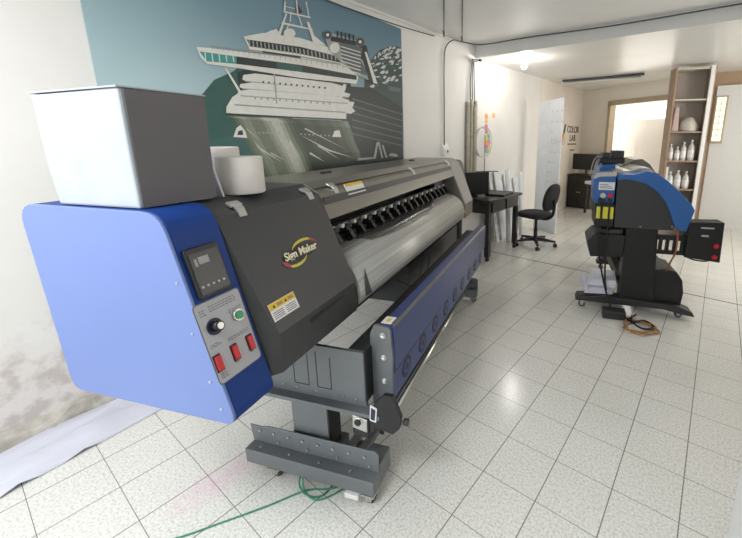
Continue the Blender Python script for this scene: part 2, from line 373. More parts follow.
# ------------------------------------------------------------------ big printer
def big_printer():
    t0, s0 = -1.05, 2.2
    root = thing('large_format_printer', 'long dark grey and blue banner printer on a wheeled stand, nearest the camera', 'printer', W(t0, s0), A)
    X = lambda p: Vector((p[0]-t0, p[1]-s0, p[2]))
    def mb(): return MB(X)
    # blue end housing
    prof = roundpoly([(-1.455,.70), (-.797,.715), (-.955,1.305), (-1.503,1.305)], [.05,.045,.06,.07], 6)
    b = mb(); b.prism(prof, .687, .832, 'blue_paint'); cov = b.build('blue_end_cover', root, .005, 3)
    b = mb(); b.prism(prof, .678, .6875, 'side_blue_lit'); b.build('lit_side_face', cov, .003, 2)['label'] = 'flat side face of the blue cover, colour lightened as if daylit'
    cov['label'] = 'blue painted end cover with the control panels'
    for (t, z) in ((-.93,1.12), (-.905,.98), (-.87,.84), (-.845,.76)):
        b = mb(); b.cyl((t,.6755,z), (t,.68,z), .0032, 'alu', 10); b.build('screw', cov)
    # slanted frame of the cover's front
    Pb = Vector((-.797,0,.715)); d = Vector((-.158,0,.59)).normalized(); nrm = Vector((d.z,0,-d.x))
    def capf(s, h, n=0.): return Pb+d*h+Vector((0,s,0))+nrm*n
    CF = lambda p: X(capf(p[0], p[1], p[2]+.0005))
    def plate(b, x0, y0, x1, y1, h, m, r=0., z0=0.):
        pts = roundpoly([(x0,y0),(x1,y0),(x1,y1),(x0,y1)], r) if r else [(x0,y0),(x1,y0),(x1,y1),(x0,y1)]
        b.loft([[(x,y,z0) for x, y in pts], [(x,y,h) for x, y in pts]], m)
    b = MB(CF); plate(b, .697,.365,.799,.503,.010,'black',.008); disp = b.build('display_unit', cov, .002)
    b = MB(CF); plate(b, .704,.374,.793,.488,.0115,'panel_black',.004,.009)
    plate(b, .714,.452,.7215,.472,.0125,'lcd'); plate(b, .726,.455,.757,.475,.0125,'lcd')
    for k in range(5): b.cyl((.713+k*.0165,.395,.010), (.713+k*.0165,.395,.0135), .0035, 'label_grey', 10)
    b.build('display_face', cov)['label'] = 'black display face with grey readout and row of five dots'
    b = MB(CF); plate(b, .672,.128,.82,.357,.002,'ink_grey',.012); plate(b, .675,.131,.817,.354,.003,'label_grey',.011); pl = b.build('control_plate', cov)
    def inklines(x0, x1, y, n, dy, h=.003):
        b = MB(CF)
        for k in range(n):
            x = x0
            while x < x1-.006:
                w = random.uniform(.004,.011); plate(b, x, y-k*dy, min(x+w,x1), y-k*dy+.0022, h+.0005, 'ink_grey', 0, h-.001); x += w+.003
        b.build('printed_lines', pl)
    inklines(.684,.705,.335,3,.007); inklines(.712,.80,.338,3,.007); inklines(.765,.808,.303,2,.006)
    inklines(.683,.715,.238,2,.006); inklines(.735,.808,.230,2,.006)
    inklines(.683,.703,.155,3,.006); inklines(.734,.752,.160,1,.006); inklines(.79,.806,.160,1,.006)
    b = MB(CF); b.cyl((.712,.283,.003), (.712,.283,.006), .023, 'fan_dark', 24)
    b.cyl((.712,.283,.006), (.712,.283,.026), .0145, 'black', 24, .013); b.cyl((.712,.283,.026), (.712,.283,.0275), .0095, 'alu', 20); b.build('dial_knob', cov)['label'] = 'black dial knob with silver cap'
    b = MB(CF); b.cyl((.787,.281,.003), (.787,.281,.012), .017, 'alu', 24); b.cyl((.787,.281,.012), (.787,.281,.016), .0125, 'green', 20); b.build('push_button', cov)['label'] = 'round green push button in a chrome ring'
    for x in (.687,.742,.797):
        b = MB(CF); plate(b, x-.0105,.164,x+.0105,.212,.007,'black'); plate(b, x-.0085,.168,x+.0085,.208,.011,'red',0,.006); b.build('rocker_switch', cov, .001)['label'] = 'red rocker switch'
    # dark grey near hood (sign maker side)
    def hoodprof(nose, foot):   # nose: how far the nose stands out
        return [(-1.47,.78), (-.99,.755), (-.83+foot,.755), (-.855+nose,.89), (-.955,1.262), (-1.03,1.302), (-1.40,1.302), (-1.47,1.28)]
    b = mb(); rings = []
    for s, ns, ft in ((.832,0,0), (.870,.055,.03), (1.335,.055,.03), (1.345,.045,.02)):
        rings.append([(t, s, z) for t, z in hoodprof(ns, ft)])
    b.loft(rings, 'grey_paint'); hood = b.build('near_hood', root, .004, 2)
    # hood print: slanted frame through nose and crease
    Ph = Vector((-.80,0,.89)); dh = Vector((-.155,0,.372)).normalized(); nh = Vector((dh.z,0,-dh.x))
    HF = lambda p: X(Ph+dh*p[1]+Vector((0,p[0],0))+nh*(p[2]+.0015))
    def arc(b, cx, cy, rx, ry, a0, a1, w0, w1, m, h, rot=0.):
        n = 22; o_, i_ = [], []
        for k in range(n+1):
            f = k/n; a = R(a0+(a1-a0)*f); w = w0+(w1-w0)*math.sin(f*PI)
            for L, q in ((o_, 1), (i_, 1-w)):
                x, y = rx*q*math.cos(a), ry*q*math.sin(a); L.append((cx+x*math.cos(rot)-y*math.sin(rot), cy+x*math.sin(rot)+y*math.cos(rot)))
        for k in range(n):
            b.poly([(*o_[k],h), (*o_[k+1],h), (*i_[k+1],h), (*i_[k],h)], m)
    b = MB(HF)
    el = [(1.104+.093*math.cos(R(k*10)), .210+.026*math.sin(R(k*10))) for k in range(36)]
    b.loft([[(x,y,0) for x, y in el], [(x,y,.0006) for x, y in el]], 'logo_black')
    arc(b, 1.134,.217,.072,.037, 20,165,.02,.28,'logo_yellow',.0010); arc(b, 1.134,.217,.072,.037, 10,60,.02,.2,'logo_red',.0012)
    arc(b, 1.064,.203,.064,.037, 195,345,.02,.28,'logo_yellow',.0010); arc(b, 1.064,.203,.066,.037, 180,240,.05,.3,'logo_red',.0012)
    b.build('logo_badge', hood)['label'] = 'black oval badge with yellow and red swooshes'
    Mh = Matrix.Translation(X(Ph+dh*.211+Vector((0,1.105,0))+nh*.003)) @ Matrix((( 0,dh.x,nh.x,0),(1,dh.y,nh.y,0),(0,dh.z,nh.z,0),(0,0,0,1)))
    text_mesh('Sign Maker', 'logo_lettering', 'logo_cream', hood, Mh, .040, .0005, .12, .0009)
    b = MB(HF); plate(b, .872,.040,.990,.098,.0008,'white_plastic'); plate(b, .873,.076,.989,.097,.0012,'yellow')
    for x in (.892,.945): b.poly([(x-.006,.081,.0016),(x+.006,.081,.0016),(x,.092,.0016)], 'black')
    for x in (.905,.955):
        for k in range(2): plate(b, x-.0,.082+k*.005,x+.026,.085+k*.005,.0016,'ink_grey')
    for x in (.878,.935):
        for k in range(4): plate(b, x,.046+k*.0065,x+.046,.0485+k*.0065,.0014,'ink_grey')
    b.build('warning_sticker', hood)['label'] = 'white sticker with yellow heading band and black triangles'
    b = mb(); b.loft([[(-.7985,1.02,.868),(-.7985,1.24,.868),(-.7985,1.24,.8685),(-.7985,1.02,.8685)], [(-.7975,1.02,.852),(-.7975,1.24,.863),(-.7975,1.24,.8635),(-.7975,1.02,.8525)]], 'black'); b.build('vent_slot', hood)
    # far hood
    b = mb(); b.loft([[(t, s, z) for t, z in hoodprof(n_, f_)] for s, n_, f_ in ((3.36,.045,.02),(3.37,.055,.03),(3.68,.055,.03),(3.73,.02,.01))], 'grey_far'); b.build('far_hood', root, .004)
    b = mb(); b.prism(roundpoly([(-1.45,.72),(-.83,.72),(-.96,1.28),(-1.45,1.28)], .05), 3.75,3.86,'dark_steel'); b.build('far_end_cover', root, .005)
    # lid over the print carriage
    lid = [(-1.47,1.24),(-1.47,1.28),(-1.40,1.302),(-1.03,1.302),(-.955,1.262),(-.912,1.152),(-.925,1.148),(-.968,1.235),(-1.04,1.27)]
    b = mb(); b.prism(lid, 1.345,3.36,'lid_metal'); L = b.build('front_lid', root, .002)
    b = mb(); b.prism([(-1.032,1.303),(-1.026,1.308),(-.98,1.284),(-.985,1.278)],1.35,3.355,'lid_metal'); b.prism([(-.945,1.243),(-.938,1.246),(-.934,1.214),(-.94,1.210)],1.35,3.355,'grey_paint')
    b.build('lid_trim', L)
    b = mb(); b.prism([(-.9605,1.2765),(-.9585,1.2785),(-.934,1.229),(-.937,1.2275)],1.545,1.715,'white_plastic'); b.prism([(-.9600,1.2775),(-.9580,1.2795),(-.952,1.266),(-.954,1.265)],1.55,1.71,'yellow'); b.build('lid_sticker', L)['label'] = 'white sticker with thin yellow heading'
    for s in (.934,1.285,1.47,2.44,3.33):     # lid catches
        b = mb(); b.loft([[(t,ss,z) for t, z in ((-.990,1.283),(-.988,1.292),(-.956,1.276),(-.944,1.248),(-.952,1.246),(-.962,1.268))] for ss in (s-.015,s+.015)],'alu'); b.loft([[(t,ss,z) for t, z in ((-.992,1.284),(-.990,1.294),(-.968,1.284),(-.971,1.275))] for ss in (s-.023,s+.023)],'alu'); b.build('lid_catch', root, .002)
    for s in (1.80,3.1):
        b = mb(); b.box((-1.24,s-.035,1.302),(-1.21,s+.035,1.308),'black'); b.cyl((-1.225,s-.05,1.309),(-1.225,s+.05,1.309),.006,'dark_steel',10); b.build('rear_hinge', root)
    # frame behind and below
    b = mb(); b.prism([(-1.46,.79),(-1.12,.79),(-1.12,1.01),(-1.16,1.03),(-1.16,1.235),(-1.46,1.235)], .86,3.74,'dark_steel'); b.build('rear_body', root)
    b = mb(); b.prism([(-1.158,1.12),(-1.06,1.12),(-1.06,1.19),(-1.158,1.19)],1.35,3.355,'dark_steel'); b.box((-1.06,1.35,1.135),(-1.052,3.355,1.16),'alu'); b.build('carriage_rail', root, .002)
    b = mb(); b.box((-1.075,1.35,1.058),(-1.0,3.355,1.066),'alu'); b.box((-1.005,1.35,1.045),(-.999,3.355,1.082),'alu'); b.build('pinch_bar', root)
    b = mb(); b.box((-1.11,3.02,1.02),(-.99,3.26,1.20),'dark_steel'); b.build('print_carriage', root, .01)
    proto = None
    for k in range(17):
        s = 1.46+k*.1125
        if proto is None:
            b = mb(); b.box((-1.012,s-.02,1.035),(-.962,s+.02,1.078),'black'); b.prism([(-.985,1.05),(-.955,1.055),(-.932,1.018),(-.945,1.002),(-.975,1.01)],s-.013,s+.013,'black')
            b.cyl((-.955,s-.018,1.010),(-.955,s+.018,1.010),.0105,'dark_steel',14); b.box((-.97,s-.045,1.07),(-.99,s-.022,1.088),'white_plastic'); b.cyl((-.948,s+.017,1.02),(-.948,s+.024,1.02),.006,'alu',8)
            proto = b.build('pinch_roller', root, origin=X((-.98,s,1.04)))
        else:
            o = proto.copy(); COL.objects.link(o); o.location = X((-.98,s,1.04)); o.parent = root
    # curved silver platen
    top = [(-1.11,1.002),(-1.0,1.0),(-.955,.998),(-.915,.99),(-.875,.974),(-.84,.950),(-.812,.915),(-.795,.872),(-.788,.825),(-.79,.785)]
    inn = [(t-.012, z-.012) for t, z in top[::-1]]
    b = mb(); k = b.mi('platen')
    b.loft([[(t,s,z) for t, z in top+inn] for s in (1.352,3.29)], 'platen', smooth=True); b.build('curved_platen', root)
    b = mb(); b.prism([(-1.10,.99)]+[(t-.016,z-.010) for t, z in top[2:]]+[(-.83,.77),(-1.1,.80)], 3.290,3.296,'alu'); b.build('platen_end', root)
    b = mb(); b.tube([(-.80,3.298,.85),(-.785,3.30,.82),(-.78,3.31,.80)],.008,'yellow'); b.build('edge_clip', root)['label'] = 'small yellow clip'
    # belly and tray
    b = mb(); b.prism([(-1.40,.62),(-1.0,.62),(-.95,.70),(-.90,.775),(-1.40,.775)], 1.0,3.6,'dark_steel'); b.box((-1.36,2.25,.36),(-.93,3.55,.64),'dark_steel'); b.build('lower_body', root)
    b = mb(); b.box((-1.20,1.19,.40),(-.694,1.205,.648),'grey_steel'); b.box((-.70,1.19,.42),(-.694,1.30,.648),'dark_steel'); b.box((-1.23,1.15,.385),(-.62,1.205,.402),'grey_steel')
    for t in (-1.17,-1.10,-1.03,-.93,-.80,-.74): b.cyl((t,1.19-.004,.43),(t,1.19,.43),.0055,'chrome',10)
    for (a, c) in ((-1.04,-.965),(-.925,-.855)):
        for q in ((a,.45,a+.003,.62),(c-.003,.45,c,.60),(a,.45,c,.453)): b.box((q[0],1.1885,q[1]),(q[2],1.19,q[3]),'black')
    b.build('end_plate', root)['label'] = 'mid grey steel end plate'
    b = mb(); b.box((-.775,1.205,.43),(-.694,3.32,.65),'dark_steel'); b.build('front_beam', root, .003)
    b = mb(); b.box((-1.30,1.3,.42),(-1.18,3.3,.62),'dark_steel'); b.build('rear_beam', root)
    # fan box in front
    b = mb(); fr = lambda s: -.628+(s-1.27)*.006
    up = [(-.052,.535),(0,.535),(.004,.735),(-.006,.748),(-.052,.748)]
    lo = [(-.05,.37),(-.024,.37),(-.018,.522),(-.05,.522)]
    b.loft([[(fr(1.27)+t+.03,1.272,z) for t, z in up], [(fr(3.25)+t+.03,3.25,z-.02) for t, z in up]], 'rail_blue')
    b.loft([[(fr(1.27)+t+.03,1.272,z) for t, z in lo], [(fr(3.25)+t+.03,3.25,z-.0) for t, z in lo]], 'rail_blue')
    b.loft([[(fr(1.27)+t+.03,1.272,z) for t, z in ((-.008,.7485),(.0,.7485),(.0055,.738),(.0035,.735))], [(fr(3.25)+t+.03,3.25,z-.02) for t, z in ((-.008,.7485),(.0,.7485),(.0055,.738),(.0035,.735))]], 'lid_metal')
    b.loft([[(fr(1.27)+t+.025,1.28,z) for t, z in ((-.03,.5),(-.01,.5),(-.01,.56),(-.03,.56))], [(fr(3.25)+t+.025,3.24,z) for t, z in ((-.03,.5),(-.01,.5),(-.01,.54),(-.03,.54))]], 'black')
    fb = b.build('blue_fan_box', root, .004)
    fb['label'] = 'long blue fan box'
    for k in range(9):
        s = 1.44+k*.214; t = fr(s)+.0095
        b = mb(); b.cyl((t-.006,s,.448),(t+.0015,s,.448),.052,'fan_dark',28)
        for r_ in (.044,.032,.02): b.cyl((t+.0015,s,.448),(t+.0022+.01*(.05-r_),s,.448),r_,'rail_blue' if r_ == .032 else 'fan_dark',28)
        b.build('fan', fb)
    b = mb(); b.loft([[(t,1.255,z) for t, z in roundpoly([(-.70,.36),(-.615,.345),(-.60,.60),(-.607,.735),(-.68,.745),(-.70,.70)],.012)], [(t,1.272,z) for t, z in roundpoly([(-.70,.36),(-.615,.345),(-.60,.60),(-.607,.735),(-.68,.745),(-.70,.70)],.012)]],'grey_steel')
    for z in (.70,.60,.49,.385): b.cyl((-.64,1.246,z),(-.64,1.255,z),.009,'chrome',12); b.cyl((-.64,1.251,z),(-.64,1.2555,z),.014,'alu',12)
    b.build('fan_bracket', root, .002)
    b = mb(); b.box((-.655,1.27,.7475),(-.61,1.33,.749),'white_plastic'); b.box((-.64,1.285,.7488),(-.622,1.315,.7495),'yellow'); b.build('maker_tag', root)
    # stand
    for s, nm in ((1.17,0),(3.22,1)):
        b = mb(); b.box((-1.065,s+.012,.11),(-.885,s+.11,.385),'grey_steel'); b.box((-.885,s+.02,.13),(-.88,s+.10,.384),'black'); b.build('post', root, .004)
        f0 = s-.08
        b = mb()
        b.prism([(-1.275,.052),(-.635,.052),(-.635,.122),(-1.275,.122)], f0+.015, f0+.08, 'grey_steel')
        b.prism([(-1.275,.122),(-.635,.122),(-.635,.205),(-.65,.22),(-1.18,.215),(-1.22,.205),(-1.285,.205)], f0+.068,f0+.075,'grey_steel')
        if nm == 0: b.box((-.80,f0+.08,.052),(-.635,f0+.18,.15),'grey_steel')
        b.box((-.90,f0+.08,.052),(-.80,f0+.16,.12),'grey_steel'); b.box((-1.12,f0+.08,.052),(-.86,f0+.21,.14),'grey_steel')
        ft = b.build('foot', root, .003)
        for i in range(8):
            t = -1.23+i*.076
            for (tt, z) in ((t,.185),)+(((t+.02,.145),) if i % 2 else ()):
                b = mb(); b.cyl((tt,f0+.062,z),(tt,f0+.068,z),.0055,'alu',8); b.build('bolt', ft)
            if i % 2 == 0: b = mb(); b.cyl((t+.02,f0+.04,.122),(t+.02,f0+.04,.126),.0055,'alu',8); b.build('bolt', ft)
        for t in (-1.13,-.665): caster(root, t-t0, f0+.04-s0, .055, .024)
        b = mb(); b.box((-.765,f0+.0,.028),(-.70,f0+.045,.052),'white_plastic'); b.build('levelling_foot', root, .004)
    # take-up bar, flat bars, motor
    b = mb(); b.cyl((-.69,1.30,.185),(-.70,3.25,.185),.014,'chrome',16); b.build('take_up_bar', root)
    b = mb(); b.box((-.81,1.20,.155),(-.77,3.25,.175),'alu'); b.box((-.745,1.2,.15),(-.715,3.25,.18),'grey_light'); b.build('floor_rail', root)
    b = mb(); b.loft([[(t,ss,z) for t, z in ((-.742,.30),(-.67,.285),(-.665,.375),(-.742,.392))] for ss in (1.15,1.19)], 'black'); b.loft([[(t,ss,z) for t, z in ((-.74,.33),(-.674,.318),(-.672,.378),(-.738,.389))] for ss in (1.146,1.151)], 'alu'); b.cyl((-.712,1.138,.362),(-.712,1.148,.362),.015,'black',16)
    b.cyl((-.712,1.142,.362),(-.712,1.147,.362),.021,'chrome',16); mo = b.build('feed_motor', root, .003)
    b = mb(); b.loft([[(t,ss,z) for t, z in ((-.664,.31),(-.639,.345),(-.562,.333),(-.534,.364),(-.525,.417),(-.559,.506),(-.597,.504),(-.64,.455),(-.664,.40))] for ss in (1.152,1.172)], 'black'); b.loft([[(t,ss,z) for t, z in ((-.66,.38),(-.632,.375),(-.625,.44),(-.655,.452))] for ss in (1.147,1.152)], 'white_plastic'); b.loft([[(t,ss,z) for t, z in ((-.655,.388),(-.637,.384),(-.631,.434),(-.65,.442))] for ss in (1.145,1.147)], 'fan_dark'); b.build('motor_bracket', root, .004)
    b = mb(); b.cyl((-.55,1.18,.375),(-.515,1.18,.380),.005,'alu',10); b.cyl((-.525,1.18,.38),(-.505,1.18,.38),.014,'dark_steel',12); b.build('clamp_knob', root, .002)
    b = mb(); b.tube([(-.92,2.1,.64),(-.88,2.2,.60),(-.86,2.35,.54),(-.87,2.5,.57),(-.9,2.6,.64)],.004,'cable_grey'); b.tube([(-.92,2.0,.64),(-.87,2.1,.56),(-.86,2.22,.52),(-.88,2.35,.55),(-.9,2.45,.64)],.004,'cable_grey'); b.build('loose_wire', root)
def platen_mat():
    m = bpy.data.materials.new('platen'); m.use_nodes = True
    nt = m.node_tree; n = nt.nodes; l = nt.links; b = n['Principled BSDF']; b.inputs['Metallic'].default_value = .3; b.inputs['Roughness'].default_value = .4
    tc = n.new('ShaderNodeTexCoord'); mp = n.new('ShaderNodeMapping'); mp.inputs['Scale'].default_value = (1,.004,1); l.new(tc.outputs['Object'], mp.inputs[0])
    wv = n.new('ShaderNodeTexNoise'); wv.inputs['Scale'].default_value = 120; wv.inputs['Detail'].default_value = 2; l.new(mp.outputs[0], wv.inputs['Vector'])
    rp = n.new('ShaderNodeValToRGB'); e = rp.color_ramp.elements; e[0].position = .35; e[0].color = (*lin((160,160,155)),1); e[1].position = .65; e[1].color = (*lin((190,189,183)),1)
    l.new(wv.outputs['Fac'], rp.inputs['Fac']); l.new(rp.outputs['Color'], b.inputs['Base Color'])
    MATS['platen'] = m
platen_mat()
big_printer()

# loose printing film lying over the platen
def film():
    b = MB(); a = random.Random(3)
    top = [(-1.0,1.004),(-.945,1.002),(-.90,.990),(-.862,.972)]
    N_ = 26; g = []
    for i in range(N_+1):
        s = 1.47+i*(3.0-1.47)/N_; row = []
        f = i/N_; w = .55+.45*math.sin(min(1,f*3)*PI/2)
        if f < .08: w = .35
        if f > .7: w *= 1-(f-.7)*2.2
        for j, (t, z) in enumerate(top):
            tt = -1.0+(t+1.0)*w; row.append(W(tt, s, z+.0035+(.004 if j == 3 else .002)*abs(math.sin(i*1.3+j))+a.uniform(0,.002)))
        g.append(row)
    V = [[b.bm.verts.new(p) for p in r_] for r_ in g]; k = b.mi('film')
    for r0, r1 in zip(V, V[1:]):
        for j in range(3): f_ = b.bm.faces.new((r0[j], r0[j+1], r1[j+1], r1[j])); f_.material_index = k; f_.smooth = True
    o = b.build('printing_film', origin=W(-.95,2.2,1.0)); sm = o.modifiers.new('s','SOLIDIFY'); sm.thickness = .0008
    tag(o, 'crumpled smoky transparent film lying along the pinch rollers of the large printer', 'film')
mat('film', (84,83,80), .22, alpha=.82, var=.15, scale=20)
film()
b = MB(); b.poly([W(-.785,1.39,.80), W(-.78,1.44,.80), W(-.79,1.40,.93)], 'film'); 
# small clear flap hanging off the platen's near edge
o = b.build('plastic_flap', origin=W(-.785,1.40,.80)); sm = o.modifiers.new('s','SOLIDIFY'); sm.thickness = .001
tag(o, 'small clear plastic flap at the near end of the silver platen', 'plastic scrap')

# ------------------------------------------------------------------ things on the printer
def carton():
    z0 = 1.3065; b = MB(); r = random.Random(1)
    c = [(-1.345,.693),(-1.045,.70),(-1.02,.905),(-1.33,.90)]
    root = thing('cardboard_box', 'white carton wrapped in clear film standing on the blue end of the large printer', 'box', W(-1.19,.80,z0), A)
    X = lambda p: Vector((p[0]+1.19, p[1]-.80, p[2]-z0))
    b = MB(X)
    rings = []
    for k in range(7):
        f = k/6; e = .004*math.sin(f*PI)+(.008*f)
        rings.append([(t+(-e if i in (0,3) else e*.5), s+(-e*.5 if i < 2 else e*.3), z0+f*(.305-.01*(i in (0,)))) for i, (t, s) in enumerate(c)])
    b.loft(rings, 'carton_white'); o = b.build('carton_body', root, .006)
    # thin grey layer over the +t face, its shade put into the colour
    for f in o.data.polygons:
        pass
    b = MB(X); b.loft([[(-1.0385,.705,z0+.004),(-1.015,.905,z0+.004),(-1.0105,.905,z0+.30),(-1.034,.705,z0+.302)],[(-1.0365,.704,z0+.004),(-1.013,.904,z0+.004),(-1.0085,.904,z0+.30),(-1.032,.704,z0+.302)]],'box_side_shaded'); b.build('shaded_side', root)['label'] = 'carton side greyed to hold its shade'
    b = MB(X); b.loft([[(-1.365,.688,z0+.298),(-1.04,.692,z0+.305),(-1.01,.91,z0+.303),(-1.345,.905,z0+.300)],[(-1.365,.688,z0+.302),(-1.04,.692,z0+.309),(-1.01,.91,z0+.307),(-1.345,.905,z0+.304)]],'carton_white'); b.build('lid_flap', root)
carton()
def tape(t, s, r, h, label, inner=.6):
    b = MB(); z = 1.3035; c = W(t, s, z); b.lathe([(r*inner,0),(r-.003,0),(r,.004),(r,h-.004),(r-.003,h),(r*inner,h),(r*inner,0)], 'roll_paper', (0,0,0), 40)
    o = b.build('paper_roll'); o.location = c; tag(o, label, 'roll', 'rolls on the large printer'); return o
tape(-1.055,1.05,.073,.125, 'wide cream roll standing upright on the printer, in front of its twin')
tape(-1.235,1.15,.060,.155, 'taller cream roll half hidden between the carton and the front roll')
b = MB(); b.loft([[W(-1.11,.955,1.3035),W(-1.035,.948,1.3035),W(-1.033,.954,1.3035),W(-1.108,.961,1.3035)],[W(-1.115,.945,1.435),W(-1.06,.935,1.435),W(-1.058,.941,1.435),W(-1.113,.951,1.435)]],'paper')
tag(b.build('card_strip', origin=W(-1.07,.95,1.3035)), 'white card strip standing between carton and cream roll', 'card')

# ------------------------------------------------------------------ banner
def banner():
    f = 370.885; CX, CY, H = 448.62, 222.58, 1.4857; pit, yaw = R(-12.6347), R(-35.7824)
    Fv = Vector((math.sin(yaw)*math.cos(pit), math.cos(yaw)*math.cos(pit), math.sin(pit))); Rv = Vector((math.cos(yaw), -math.sin(yaw), 0)); Uv = Rv.cross(Fv)
    C0 = Vector((0,0,H))
    def wp(x, y, o=0.):    # drawing coordinates of the artwork -> place on the wall plane
        d = Fv+Rv*((x-CX)/f)-Uv*((y-CY)/f); k = (XL+.012)/d.x
        P = C0+d*k; return Vector((XL+.012+o, P.y, P.z))
    root = thing('printed_banner', 'large printed banner of a white cruise ship hanging on the left wall', 'banner', (XL+.012,1.76,1.25))
    og = root.location
    X = lambda p: Vector(p)-og
    b = MB(X); y0, y1, z0, zt0, zt1 = .588, 2.935, 1.22, 2.625, 2.54
    n = 24; rings = []
    b = MB(X)
    rings = []
    for i in range(n+1):
        y = y0+(y1-y0)*i/n; w = 0
        rings.append([(XL+.003,y,z0),(XL+.011,y,z0),(XL+.011+w,y,zt0+(zt1-zt0)*i/n),(XL+.003,y,zt0+(zt1-zt0)*i/n)])
    b.loft(rings, 'ink_sky'); b.build('banner_sheet', root)
    b = MB(X); lay = [0]
    def P(pts, m):
        lay[0] += .00002
        b.poly([wp(x, y, lay[0]) for x, y in pts], m)
    # mountains left, right
    P([(98,86),(100,100),(200,97),(214,80),(232,72),(240,66),(280,64),(300,150),(290,178),(99,178)], 'ink_tree')
    P([(210,140),(238,135),(300,150),(300,180),(208,182)], 'ink_sea_green')
    P([(365,70),(374,56),(380,50),(388,47),(396,46),(401.5,48),(402.5,100),(402.5,157),(360,160)], 'ink_mountain')
    rs = random.Random(11)
    for k in range(95):
        x = rs.uniform(371,400); top_ = 47+max(0,(388-x))*.62+max(0,x-396)*.3; y = top_+rs.uniform(0,1)**1.4*34
        w_, h_ = rs.uniform(.8,3.2), rs.uniform(.8,3.2)
        P([(x,y),(x+w_,y-h_*.4),(min(401.5,x+w_*1.3),y+h_*.4),(x+w_*.5,y+h_),(x-w_*.5,y+h_*.7)], rs.choice(['ink_snow','ink_snow','ink_rock']))
    for q in ([(388,86),(401,88),(400,92),(389,91)],): P(q, 'ink_rock')
    P([(98,172),(210,174),(403,156),(403.2,164),(300,182),(98,215)], 'ink_sea_green')
    P([(262,170),(403,150),(403.2,164),(262,186)], 'ink_hull_black')
    P([(340,100),(356,96),(372,110),(372,165),(345,165)], 'ink_hull_black')
    # dark side of hull running back
    P([(345,86),(372,88),(402.6,108),(403,158),(340,166),(352,120)], 'ink_hull_black')
    for k in range(6): P([(352,98+k*7),(402,114+k*6.2),(402,115+k*6.2),(352,99.4+k*7)], 'ink_rock')
    # bow hull, printed as strips running from deck to keel
    L = [(226,116),(233,118),(243,137),(255,157),(266,178)]; Rr = [(347,121),(350,128),(354,142),(359,152),(360,158)]
    def at(C_, v):
        k = min(int(v*4), 3); f_ = v*4-k; return (C_[k][0]+(C_[k+1][0]-C_[k][0])*f_, C_[k][1]+(C_[k+1][1]-C_[k][1])*f_)
    tones = [3,4,5,5,4,4,4,5,6,7,7,6,4,2,1,0,0,1,1,0,0,1,1,1,2,2,3,4]; nT = len(tones)
    for q in range(nT):
        u0, u1 = q/nT, (q+1)/nT+.004
        for v in range(4):
            def g(u, v_):
                a, c = at(L, v_), at(Rr, v_); return (a[0]+(c[0]-a[0])*u, a[1]+(c[1]-a[1])*u+3*math.sin(u*PI)*(v_ > .9))
            t_ = max(0, min(7, tones[q]+(1 if v == 0 else 0)-(1 if v == 3 and q > 13 else 0)))
            P([g(u0,v/4), g(u1,v/4), g(u1-.0*v,(v+1)/4), g(u0,(v+1)/4)], 'ink_h%d' % t_)
    for q in ([(252,140),(262,149),(283,163),(262,151)], [(300,135),(330,150),(354,158),(328,151)], [(305,128),(345,149),(304,129)], [(270,152),(286,161),(271,154)], [(310,152),(325,162),(309,154)], [(318,145),(340,160),(317,146)], [(246,128),(262,142),(247,130)], [(256,145),(276,165),(257,147)], [(290,140),(302,165),(289,143)]): P(q, 'ink_streak')
    for k in range(7): x = 254+k*4; P([(x,132),(x+2,132.3),(x+2,133.6),(x,133.3)], 'ink_ship_shade')
    for k in range(9): x = 300+k*4; P([(x,133.5+k*.2),(x+1.6,133.7+k*.2),(x+1.6,135+k*.2),(x,134.7+k*.2)], 'ink_ship_shade')
    P([(226,112.5),(349,119),(349,120.5),(226,115)], 'ink_ship_dark')
    # anchors
    for q in ([(236,128),(240,125),(245,131),(247,138),(233,137)], [(334,131),(339,130),(341,137),(332,137)]): P(q, 'ink_ship_white')
    for q in ([(238,131),(242,130),(243,135),(237,135)],): P(q, 'ink_ship_dark')
    # superstructure white body
    P([(238,72),(246,70),(350,82),(352,96),(346,104),(240,94)], 'ink_ship_dark')
    P([(226,107),(232,97),(240,92),(300,96),(354,102),(352,108),(346,113),(346,119),(290,116.5),(234,113.5),(226,113)], 'ink_ship_white')
    for k, (xa, ya, xb, yb, h) in enumerate(((243,75,346,86,6.5),(240,84,350,93,5),(238,91,349,99,5))):
        P([(xa,ya),(xa+12,ya-1.5),(xb-14,yb-3),(xb,yb+1),(xb-2,yb+h),(xb-40,yb+h-2.6),(xa+3,ya+h),(xa-1,ya+h-2)], 'ink_ship_white')
        P([(xa+2,ya+h-.8),(xb-2,yb+h-1),(xb-2,yb+h),(xa+2,ya+h+.3)], 'ink_ship_shade')
        for q in range(13):
            x = xa+16+q*6.2; y = ya+h-.6+(yb-ya)*(q*6.2+16)/(xb-xa)
            P([(x,y+.6),(x+1.6,y+.8),(x+1.6,y+2.9),(x,y+2.7)], 'ink_ship_shade')
    for q in range(12):
        x = 262+q*5.6; y = 81+q*.55; P([(x,y),(x+2,y+.2),(x+1.5,y+2),(x,y+1.8)], 'ink_ship_dark')
    P([(234,104),(346,112),(346,113.2),(234,105.5)], 'ink_ship_shade')
    P([(272,64),(273.6,64),(277,104),(275.6,104)], 'ink_ship_shade')
    P([(345,108),(352,108),(355,111),(350,114),(345,113)], 'ink_ship_white')
    # bridge wing
    P([(196,47),(208,48),(260,54),(330,63),(356,70),(358,77),(356,84),(300,78),(230,67),(207,64),(200,57)], 'ink_ship_white')
    P([(199,51.5),(236,56.5),(236,64),(206,61.5)], 'ink_glass_teal')
    P([(236,56.5),(300,65),(356,75.5),(356,80),(300,72),(236,64)], 'ink_ship_dark')
    P([(276,62),(302,65.5),(302,72),(277,69)], 'ink_tree')
